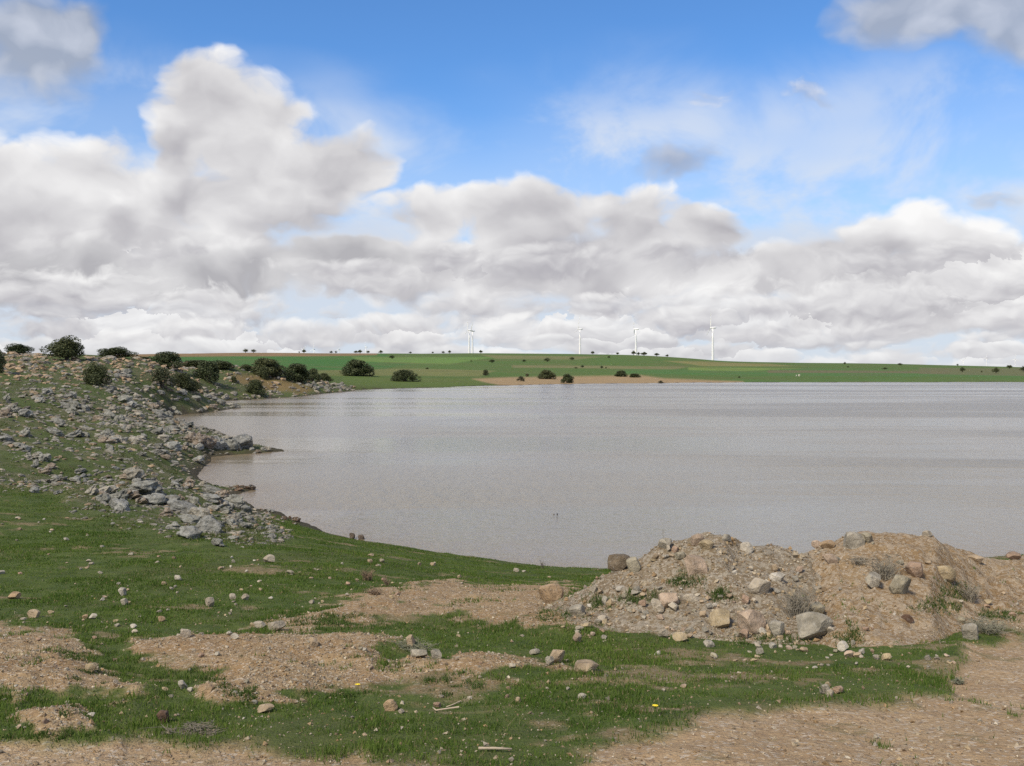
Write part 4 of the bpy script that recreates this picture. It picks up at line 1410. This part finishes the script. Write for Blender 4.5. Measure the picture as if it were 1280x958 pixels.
# ------------------------------------------------------------------ oaks
BARK, _t, _b = material('bark')
_P = objco(_t)
put(_t, _b.inputs['Base Color'], mixc(_t, noise(_t, _P, 9, 5, .6), (0.060, 0.048, 0.038), (0.125, 0.105, 0.085)))
_b.inputs['Roughness'].default_value = .9
bump(_t, _b, noise(_t, _P, 14, 4, .6), .05, .8)


def make_oak_mat():
    m, t, b = material('oak_leaves')
    col = attr(t, 'tint', 'Color')
    rn = rnd(t)
    col = mixc(t, rn, mixc(t, 1.0, col, (.78, .85, .80), 'MULTIPLY'), mixc(t, 1.0, col, (1.15, 1.08, 1.0), 'MULTIPLY'))
    put(t, b.inputs['Base Color'], col)
    b.inputs['Roughness'].default_value = .6
    b.inputs['Specular IOR Level'].default_value = .3
    return m


OAK = make_oak_mat()


def tube(pts, rad, sides=6):
    pts = [np.array(p, float) for p in pts]
    V, Fc = [], []
    for i, p in enumerate(pts):
        d = pts[min(i + 1, len(pts) - 1)] - pts[max(i - 1, 0)]
        d /= np.linalg.norm(d) + 1e-9
        a = np.cross(d, (0.3, 1, .2))
        a /= np.linalg.norm(a) + 1e-9
        b = np.cross(d, a)
        for k in range(sides):
            an = 6.28318 * k / sides
            V.append(p + (a * math.cos(an) + b * math.sin(an)) * rad[i])
    for i in range(len(pts) - 1):
        for k in range(sides):
            q = (i * sides + k, i * sides + (k + 1) % sides, (i + 1) * sides + (k + 1) % sides, (i + 1) * sides + k)
            Fc += [(q[0], q[1], q[2]), (q[0], q[2], q[3])]
    n = len(V)
    V.append(pts[-1])
    for k in range(sides):
        Fc.append(((len(pts) - 1) * sides + k, (len(pts) - 1) * sides + (k + 1) % sides, n))
    return np.array(V), np.array(Fc)


def join(parts):
    V, Fc, off = [], [], 0
    for v, f in parts:
        V.append(v)
        Fc.append(np.asarray(f) + off)
        off += len(v)
    return np.concatenate(V), np.concatenate(Fc)


def oak_meshes(seed, leaves, lsize, trunk_h, brown=0.0, tiers=(.66, .46, .22)):
    """crown one unit wide and one unit high including the trunk"""
    r = np.random.default_rng(seed)
    nl = 16
    lob = []
    for k in range(nl):
        a = 6.28 * k / nl * 2.4 + r.uniform(-.3, .3)
        ring = (.10, .25, .31)[k % 3] * r.uniform(.6, 1.2)
        zc = (trunk_h + (1 - trunk_h) * tiers[k % 3]) * r.uniform(.78, 1.16)
        lob.append((math.cos(a) * ring, math.sin(a) * ring, zc, r.uniform(.11, .23), r.uniform(.14, .30) * (1 - trunk_h)))
    lob = np.array(lob)
    k = r.integers(0, nl, leaves)
    d = r.normal(size=(leaves, 3))
    d /= np.linalg.norm(d, axis=1, keepdims=True)
    rad = np.where(r.random(leaves) < .75, r.uniform(.80, 1.12, leaves), r.uniform(.2, .85, leaves))
    c = lob[k, :3] + d * rad[:, None] * np.stack([lob[k, 3], lob[k, 3], lob[k, 4]], 1)
    c[:, 2] = np.maximum(c[:, 2], trunk_h * .75 + r.random(leaves) * .05)
    s = lsize * r.uniform(.5, 1.35, leaves)
    u = r.normal(size=(leaves, 3))
    u /= np.linalg.norm(u, axis=1, keepdims=True)
    v = np.cross(u, r.normal(size=(leaves, 3)))
    v /= np.linalg.norm(v, axis=1, keepdims=True)
    s = s[:, None]
    V = np.stack([c - u * s, c + v * s * .7, c + u * s, c - v * s * .7], 1)
    V = V.reshape(-1, 3)
    Fc = np.arange(leaves * 4).reshape(-1, 4)
    g = r.random((leaves, 1))
    col = np.array((.040, .054, .021)) * (1 - g) + np.array((.108, .122, .054)) * g
    col = col * (1 - brown) + brown * np.array((.105, .085, .055)) * (0.6 + .6 * g)
    z1, z0 = V[:, 2].max(), 0
    V[:, 2] = V[:, 2] / z1
    V[:, :2] /= (V[:, 0].max() - V[:, 0].min())
    parts = [tube([(0, 0, -.05), (.01, 0, trunk_h * .6), (0, .01, trunk_h + .15)], (.055, .042, .03), 7)]
    for q in range(5):
        a = 6.28 * q / 5 + r.uniform(-.4, .4)
        e = lob[(q * 3 + 1) % nl]
        parts.append(tube([(0, 0, trunk_h * .7), (math.cos(a) * .08, math.sin(a) * .08, trunk_h + .12), (e[0] * .8, e[1] * .8, e[2])], (.028, .02, .008), 5))
    tv, tf = join(parts)
    crown = mesh_obj('crown', V, Fc, OAK, attrs={'tint': np.repeat(col, 4, 0)})
    trunk = mesh_obj('trunk', tv, tf, BARK, smooth=True)
    a, b = crown.data, trunk.data
    bpy.data.objects.remove(crown)
    bpy.data.objects.remove(trunk)
    return a, b


BIG = [oak_meshes(60 + k, 8500, .023, .02) for k in range(6)]
TREE = [oak_meshes(70, 9000, .022, .10, 0.0, (.68, .52, .30)), oak_meshes(72, 9000, .022, .09, 0.0, (.68, .50, .30))]
DRY = [oak_meshes(75, 3200, .026, .08, .55), oak_meshes(76, 3200, .026, .08, .35)]
TINY = [oak_meshes(80 + k, 1500, .042, .08, 0.0, (.62, .55, .42)) for k in range(4)]


def oak(name, pair, pos, w, h, label, group=None, rz=None):
    o = bpy.data.objects.new(name, None)
    C.objects.link(o)
    o.empty_display_size = .3
    o.location = (pos[0], pos[1], pos[2] - h * .03)
    o.rotation_euler = (0, 0, random.uniform(0, 6.28) if rz is None else rz)
    o.scale = (w, w * random.uniform(.85, 1.1), h)
    for nm, me in (('crown', pair[0]), ('trunk', pair[1])):
        c = bpy.data.objects.new(nm, me)
        C.objects.link(c)
        c.parent = o
    return tag(o, label, 'shrub' if 'bush' in name or 'shrub' in name else 'tree', group)


# column, foot row, width, height (photo pixels), mesh family, name, label, distance if known
OAKS = [
    (84, 448, 56, 29, TREE, 'holm_oak', 'tall round crowned oak standing on the brow of the stony slope', 124),
    (22, 446, 44, 17, TREE, 'holm_oak', 'dark oak with flat top half sunk behind the brow', 135),
    (-6, 468, 30, 36, BIG, 'holm_oak', 'very dark oak at the upper end of the stony slope', 92),
    (146, 460, 50, 23, BIG, 'holm_oak', 'broad domed oak just behind the brow of the slope', 140),
    (119, 481, 35, 29, BIG, 'oak_bush', 'dense dark round bush on the open turf of the slope', None),
    (208, 462, 46, 23, BIG, 'holm_oak', 'olive domed oak beside a low hedge beyond the brow', 168),
    (176, 462, 34, 11, BIG, 'oak_bush', 'low dark bush between two domed oaks beyond the brow', 165),
    (246, 464, 44, 14, BIG, 'oak_bush', 'long low dark bush beyond the round one', 195),
    (276, 464, 38, 14, BIG, 'oak_bush', 'low dark bush at the end of the hedge by the green field', 198),
    (260, 477, 37, 26, BIG, 'oak_bush', 'perfectly round dark bush on the second spur', None),
    (203, 485, 30, 26, DRY, 'dry_bush', 'brownish thin bush among the rocks of the second spur', None),
    (226, 484, 34, 18, BIG, 'oak_bush', 'sprawling dark bush touching the brownish thin bush', None),
    (240, 490, 24, 16, BIG, 'oak_bush', 'small dark bush trailing downhill on the second spur', None),
    (292, 478, 10, 8, BIG, 'oak_bush', 'tiny dark bush between the round bush and the shore bush', None),
    (319, 493, 27, 19, BIG, 'oak_bush', 'round dark bush standing close to the inlet shore', None),
    (333, 466, 46, 19, BIG, 'holm_oak', 'wide dark oak on the crest of the red spur', 206),
    (308, 465, 16, 10, BIG, 'oak_bush', 'low dark bush at the inland end of the red spur', 205),
    (329, 468, 14, 10, BIG, 'oak_bush', 'small grey green bush in front of the wide dark oak', 202),
    (371, 477, 38, 23, BIG, 'holm_oak', 'large dark oak sloping down the end of the red spur', None),
    (391, 474, 20, 14, BIG, 'oak_bush', 'dark bush behind the large oak of the red spur', 225),
    (346, 472, 16, 11, DRY, 'dry_bush', 'small yellowish bush before the large oak of the red spur', None),
    (405, 477, 18, 11, BIG, 'oak_bush', 'small dark bush above the pale rocks of the red spur', None),
    (446, 470, 42, 21, BIG, 'holm_oak', 'lone wide dark oak on the green meadow across the inlet', None),
    (506, 477, 33, 15, BIG, 'holm_oak', 'low dark oak on a stony hump near the far shore', None),
    (607, 470, 9, 8, DRY, 'dry_bush', 'small grey bush alone above the far tan bank', None),
    (651, 477, 11, 7, DRY, 'dry_bush', 'small brown bush on the far tan bank', None),
    (659, 471, 6, 4, DRY, 'dry_bush', 'tiny brown bush uphill of the far brown one', None),
    (683, 474, 23, 12, BIG, 'holm_oak', 'wider of two dark oaks on the far tan bank', None),
    (709, 479, 19, 12, BIG, 'holm_oak', 'lower rounder oak of two at the far tan water edge', None),
    (776, 471, 18, 8, BIG, 'oak_bush', 'dark bush on the far rocky hump', None),
    (793, 472, 17, 5, BIG, 'oak_bush', 'flat dark bush trailing from the far rocky hump', None),
    (826, 479, 9, 4, DRY, 'dry_bush', 'small brown bush at the far water edge past the hump', None),
]
for (_x, _y, _w, _h, _fam, _nm, _lab, _Y) in OAKS:
    if _Y:
        _d = ray(_x, _y)
        _k = _Y / _d[1]
        _p = np.array((_d[0] * _k, _Y, float(ground(_d[0] * _k, _Y)[0])))
        _top = CZ + ray(_x, _y - _h)[2] * _k
        _hm = max(_top - _p[2], .6 * _h * _Y / F)
    else:
        _p = hits([(_x, _y)])[0]
        _hm = _h * _p[1] / F
    _s = _p[1] / F
    oak(_nm, random.choice(_fam), _p, _w * _s, _hm * 1.04, _lab)

FIELD_OAKS = [(490, 449, 8, 5), (534, 462, 5, 2.5), (615, 454, 8, 4.5), (655, 453, 6, 3.5), (684, 452.5, 9, 5), (715, 450.5, 7, 4), (728, 460, 4.5, 3.5), (752, 461, 4.5, 3.5), (720, 461, 4, 2), (589, 452.5, 2.5, 2), (761, 448, 4, 3), (757.5, 461, 2.5, 2)]
for (_x, _y, _w, _h) in FIELD_OAKS:
    _p = hits([(_x, _y)])[0]
    _s = _p[1] / F
    oak('field_oak', random.choice(TINY), _p, _w * _s, _h * _s * 1.1, 'small dark oak dotted about the far green hillside below the crest', 'oaks dotted on the far hillside')
CREST_OAKS = [(307, 7, 5), (317, 7, 4.5), (374, 2.5, 2), (380, 6.5, 4.5), (414, 4.5, 3), (420, 3.5, 3), (445, 6, 3.5), (450, 7, 4.5), (460, 4.5, 3.5), (476, 5, 4), (513, 4, 2.5), (541, 3, 2.5), (554, 4.5, 3), (562, 5, 4), (601, 5, 4), (741, 5, 4), (772, 4.5, 3), (792, 6, 5.5), (798, 5, 4), (805, 9, 4.5), (821, 7, 4), (834, 5, 3)]
_dir = [ray(c[0], 440) for c in CREST_OAKS]
for (_x, _w, _h), _d in zip(CREST_OAKS, _dir):
    _d = _d / math.hypot(_d[0], _d[1])
    _g = ground(_d[0] * _RS, _d[1] * _RS)
    _t2 = np.where((_RS > 600) & (_RS < 1400), (_g - CZ) / _RS, -9)
    _i = int(np.argmax(_t2))
    _p = (_d[0] * _RS[_i], _d[1] * _RS[_i], _g[_i])
    _s = _p[1] / F
    oak('crest_oak', random.choice(TINY), _p, _w * _s, _h * _s * 1.1, 'tiny dark oak standing up from the far skyline crest', 'oaks on the far crest')
RIGHT_OAKS = [(1056, 456, 3, 3.5), (1060, 460, 3, 2.5), (1106, 462, 7, 2.5), (1125, 457, 6.5, 3), (1203, 465.5, 7.5, 6.5), (1227, 466, 3, 2.5), (1245, 467, 9.5, 7.5), (1262, 461, 8, 4.5), (1279, 465, 8, 7), (924, 473, 3.5, 2.5), (1185, 478, 5, 2), (1197, 457.5, 3, 2.5)]
for (_x, _y, _w, _h) in RIGHT_OAKS:
    _p = hits([(_x, _y)])[0]
    _s = _p[1] / F
    oak('plain_oak', random.choice(TINY), _p, _w * _s, _h * _s * 1.1, 'small dark oak on the long low farmland rise across the lake', 'oaks on the low rise')


# ------------------------------------------------------------------ wind turbines
WT, _t, _b = material('turbine_white')
put(_t, _b.inputs['Base Color'], mixc(_t, noise(_t, position(_t), .3, 3, .5), (0.80, 0.80, 0.80), (0.86, 0.86, 0.86)))
_b.inputs['Roughness'].default_value = .45


def turbine_meshes():
    out = {}
    v, f = tube([(0, 0, -2), (0, 0, 16), (0, 0, 34), (0, 0, 49)], (2.0, 1.8, 1.45, 1.15), 16)
    out['tower'] = (v, f)
    # nacelle: a tapered rounded box along X
    prof = [(-2.6, .75, .8), (-2.2, 1.2, 1.25), (1.5, 1.35, 1.45), (4.2, 1.2, 1.3), (5.0, .8, .9)]
    V, Fc = [], []
    for (x, a, b) in prof:
        for k in range(12):
            an = 6.2832 * k / 12
            c, s = math.cos(an), math.sin(an)
            V.append((x, a * math.copysign(abs(c) ** .6, c), 50.2 + b * math.copysign(abs(s) ** .6, s)))
    for i in range(len(prof) - 1):
        for k in range(12):
            q = (i * 12 + k, i * 12 + (k + 1) % 12, (i + 1) * 12 + (k + 1) % 12, (i + 1) * 12 + k)
            Fc += [(q[0], q[1], q[2]), (q[0], q[2], q[3])]
    for s in (0, (len(prof) - 1) * 12):
        V.append(tuple(np.mean(V[s:s + 12], 0)))
        Fc += [(s + k, s + (k + 1) % 12, len(V) - 1) for k in range(12)]
    out['nacelle'] = (np.array(V), np.array(Fc))
    v, f = tube([(-2.5, 0, 50.2), (-3.2, 0, 50.2), (-4.0, 0, 50.2), (-4.5, 0, 50.2)], (1.0, 1.05, .75, .2), 12)
    out['hub'] = (v, f)
    # blade pointing up from the hub, its flat side to the wind
    V, Fc = [], []
    secs = [(0.4, .5, .5), (2.0, .65, .45), (5.0, 1.2, .3), (12, .85, .2), (19, .5, .12), (23.5, .22, .06)]
    for (z, a, b) in secs:
        tw = .5 * (1 - z / 24)
        for k in range(8):
            an = 6.2832 * k / 8
            px, py = b * math.cos(an), a * math.sin(an)
            V.append((px * math.cos(tw) - py * math.sin(tw), px * math.sin(tw) + py * math.cos(tw), z))
    for i in range(len(secs) - 1):
        for k in range(8):
            q = (i * 8 + k, i * 8 + (k + 1) % 8, (i + 1) * 8 + (k + 1) % 8, (i + 1) * 8 + k)
            Fc += [(q[0], q[1], q[2]), (q[0], q[2], q[3])]
    V.append((0, 0, 24.0))
    Fc += [((len(secs) - 1) * 8 + k, (len(secs) - 1) * 8 + (k + 1) % 8, len(V) - 1) for k in range(8)]
    out['blade'] = (np.array(V), np.array(Fc))
    res = {}
    for k, (v, f) in out.items():
        o = mesh_obj(k, v, f, WT, smooth=True)
        res[k] = o.data
        bpy.data.objects.remove(o)
    return res


TM = turbine_meshes()


def turbine(px, hub_row, yaw, phase, label, group, base_row=None):
    d = ray(px, hub_row)
    d = d / d[1]
    R = np.linspace(900, 7000, 1200)
    g = ground(d[0] * R, R)
    i = int(np.argmin(np.abs(CZ + d[2] * R - (g + 50.2))))
    if base_row:                       # foot in sight: stands at its own distance
        s = 50.2 / ((base_row - hub_row) / F)
        i = int(np.argmin(np.abs(R - s)))
    o = bpy.data.objects.new('wind_turbine', None)
    C.objects.link(o)
    o.location = (d[0] * R[i], R[i], g[i])
    o.rotation_euler = (0, 0, yaw)
    for nm in ('tower', 'nacelle', 'hub'):
        c = bpy.data.objects.new(nm, TM[nm])
        C.objects.link(c)
        c.parent = o
    for k in range(3):
        c = bpy.data.objects.new('blade', TM['blade'])
        C.objects.link(c)
        c.parent = o
        c.location = (-3.4, 0, 50.2)
        c.rotation_euler = (phase + k * 2.0944, 0, 0)
    return tag(o, label, 'wind turbine', group)


_G = 'wind turbines beyond the lake'
turbine(891, 410, .10, .05, 'bright white wind turbine standing alone on the open green slope', _G, 451.5)
turbine(795, 410, -.2, .1, 'white wind turbine rising among the dark oaks of the crest', _G, 446.5)
turbine(725, 411.5, .25, .3, 'pale wind turbine rising behind the bare stretch of crest', _G)
turbine(586.5, 413, .3, .2, 'slim pale wind turbine, one of two side by side behind the crest', _G)
turbine(590.5, 414, .35, .7, 'slim pale wind turbine, one of two side by side behind the crest', _G)
for (_x, _y, _yw, _ph) in ((457.5, 434, .3, .1), (424, 437.5, .6, .5), (392.5, 437, .9, .2), (380, 437.5, .7, .8)):
    turbine(_x, _y, _yw, _ph, 'tiny faint wind turbine far behind the green field crest', 'faint turbines behind the field crest')
for (_x, _y, _yw, _ph) in ((1204, 455.5, 1.2, .85), (1233, 447.5, .6, .3), (1269, 449, .9, .1)):
    turbine(_x, _y, _yw, _ph, 'small white wind turbine far off past the low farmland rise', 'turbines past the low rise')


# ------------------------------------------------------------------ dry weeds, sticks, a flower
WEED, _t, _b = material('dry_stems')
put(_t, _b.inputs['Base Color'], attr(_t, 'tint', 'Color'))
_b.inputs['Roughness'].default_value = .9


def dry_weed(px, py, w, h, col, n, label, seed, name='dry_weed', flop=.8):
    r = np.random.default_rng(seed)
    p = hits_surf([(px, py)])[0]
    s = p[1] / F
    W, H = w * s, h * s
    parts, cols = [], []
    for k in range(n):
        a = r.uniform(0, 6.28)
        L = r.uniform(.4, 1.0)
        b0 = np.array((r.normal(0, W * .10), r.normal(0, W * .08), -.01))
        tip = b0 + np.array((math.cos(a) * W * .5 * L * flop, math.sin(a) * W * .45 * L * flop, H * L * r.uniform(.45, 1)))
        mid = (b0 + tip) / 2 + r.normal(0, .06, 3) * W + np.array((0, 0, H * .12))
        pts = [b0, mid, tip]
        parts.append(tube(pts, (.0034, .0028, .0012), 3))
        for q in range(3):
            u = r.uniform(.3, .95)
            st = mid + (tip - mid) * u
            en = st + r.normal(0, .12, 3) * np.array((W, W, H)) + np.array((0, 0, H * .08))
            parts.append(tube([st, en], (.0022, .001), 3))
    v, f = join(parts)
    c = np.repeat(np.array(col)[None], len(v), 0) * r.uniform(.7, 1.2, (len(v), 1))
    o = mesh_obj(name, v, f, WEED, attrs={'tint': c})
    o.location = p
    return tag(o, label, 'weed')


GW, BW = (.24, .215, .165), (.22, .155, .10)
dry_weed(998, 772, 50, 48, GW, 90, 'dry grey weed tangle beside the squared block', 1)
dry_weed(1105, 724, 52, 36, GW, 80, 'dry grey weed tangle in the middle of the tan heap', 2)
dry_weed(1075, 706, 40, 10, GW, 40, 'low dry weed mat below the tan crest', 3)
dry_weed(1212, 752, 34, 26, GW, 60, 'dry weed tuft low on the flank of the tan heap', 4)
dry_weed(1235, 790, 70, 20, (.22, .21, .15), 90, 'broad low weed patch at the heap foot by the track', 5)
dry_weed(460, 726, 22, 18, BW, 70, 'rounded brown dry weed on the grass above the gravel ridge', 6)
dry_weed(484, 734, 12, 16, BW, 40, 'slim brown dry weed at the gravel ridge edge', 7)
dry_weed(470, 744, 28, 12, BW, 50, 'low brown dry weed at the back of the gravel ridge', 8)
dry_weed(678, 711, 10, 13, (.10, .085, .06), 14, 'tiny bare sapling at the grassy water edge', 9, flop=.9)
dry_weed(240, 916, 76, 9, (.17, .15, .11), 90, 'matted grey dead stems in the grass beside the track', 10)
dry_weed(1030, 868, 16, 14, GW, 30, 'grey dead stems behind the little cairn', 11)
dry_weed(1198, 856, 18, 12, (.15, .16, .11), 40, 'grey green weed at the corner of the turf by the track', 12)
dry_weed(520, 812, 60, 12, (.20, .20, .13), 60, 'thin grey weeds around the flat grey stones', 13)
dry_weed(832, 686, 14, 26, GW, 4, 'bare stalks leaning from the crest of the stony heap', 14, flop=.5)

STICK, _t, _b = material('dead_wood')
put(_t, _b.inputs['Base Color'], mixc(_t, noise(_t, objco(_t), 30, 3, .5), (0.36, 0.28, 0.19), (0.50, 0.42, 0.32)))
_b.inputs['Roughness'].default_value = .85


def stick(rows, rad, label):
    P = hits_surf(rows)
    o0 = P[0].copy()
    v, f = tube([p - o0 + np.array((0, 0, rad * 1.1 + .008)) for p in P], [rad * (1 - .5 * k / len(P)) for k in range(len(P))], 7)
    o = mesh_obj('stick', v, f, STICK, smooth=True)
    o.location = o0
    return tag(o, label, 'stick')


stick([(574, 888), (560, 889), (545, 891), (541, 888)], .006, 'pale straight stick lying below the gravel bank')
stick([(576, 880), (566, 884), (558, 887)], .0045, 'shorter forked stick lying against the straight one')
stick([(598, 945), (618, 944.5), (640, 945)], .008, 'pale stick lying along the edge of the track')

YEL_M, _t, _b = material('petal')
_b.inputs['Base Color'].default_value = (.80, .62, .03, 1)
STEM_M, _t, _b = material('stem')
_b.inputs['Base Color'].default_value = (.06, .11, .025, 1)


def flower(px, py, label, s=1.0):
    p = hits_surf([(px, py)])[0]
    o = bpy.data.objects.new('yellow_flower', None)
    C.objects.link(o)
    o.location = p
    v, f = tube([(0, 0, -.01), (.004, 0, .03), (.002, -.004, .062)], (.002, .0018, .0015), 5)
    mesh_obj('stem', v, f, STEM_M, o)
    for k in range(9):
        a = 6.2832 * k / 9
        ca, sa = math.cos(a), math.sin(a)
        q = [(.002, -.004, .062), (.014 * ca - .005 * sa, .014 * sa + .005 * ca, .068), (.019 * ca * s, .019 * sa * s, .066), (.014 * ca + .005 * sa, .014 * sa - .005 * ca, .068)]
        mesh_obj('petal', q, [(0, 1, 2), (0, 2, 3)], YEL_M, o)
    v, f = ICO[2]
    mesh_obj('flower_centre', v * np.array((.007, .007, .004)) + np.array((.002, -.004, .066)), f, YEL_M, o)
    return tag(o, label, 'flower')


flower(819, 897, 'single yellow flower in the turf near the track')
flower(447, 868, 'yellowish leaf modelled as a flower at the lower edge of the gravel bank')  # a yellowish leaf, built from the flower shape
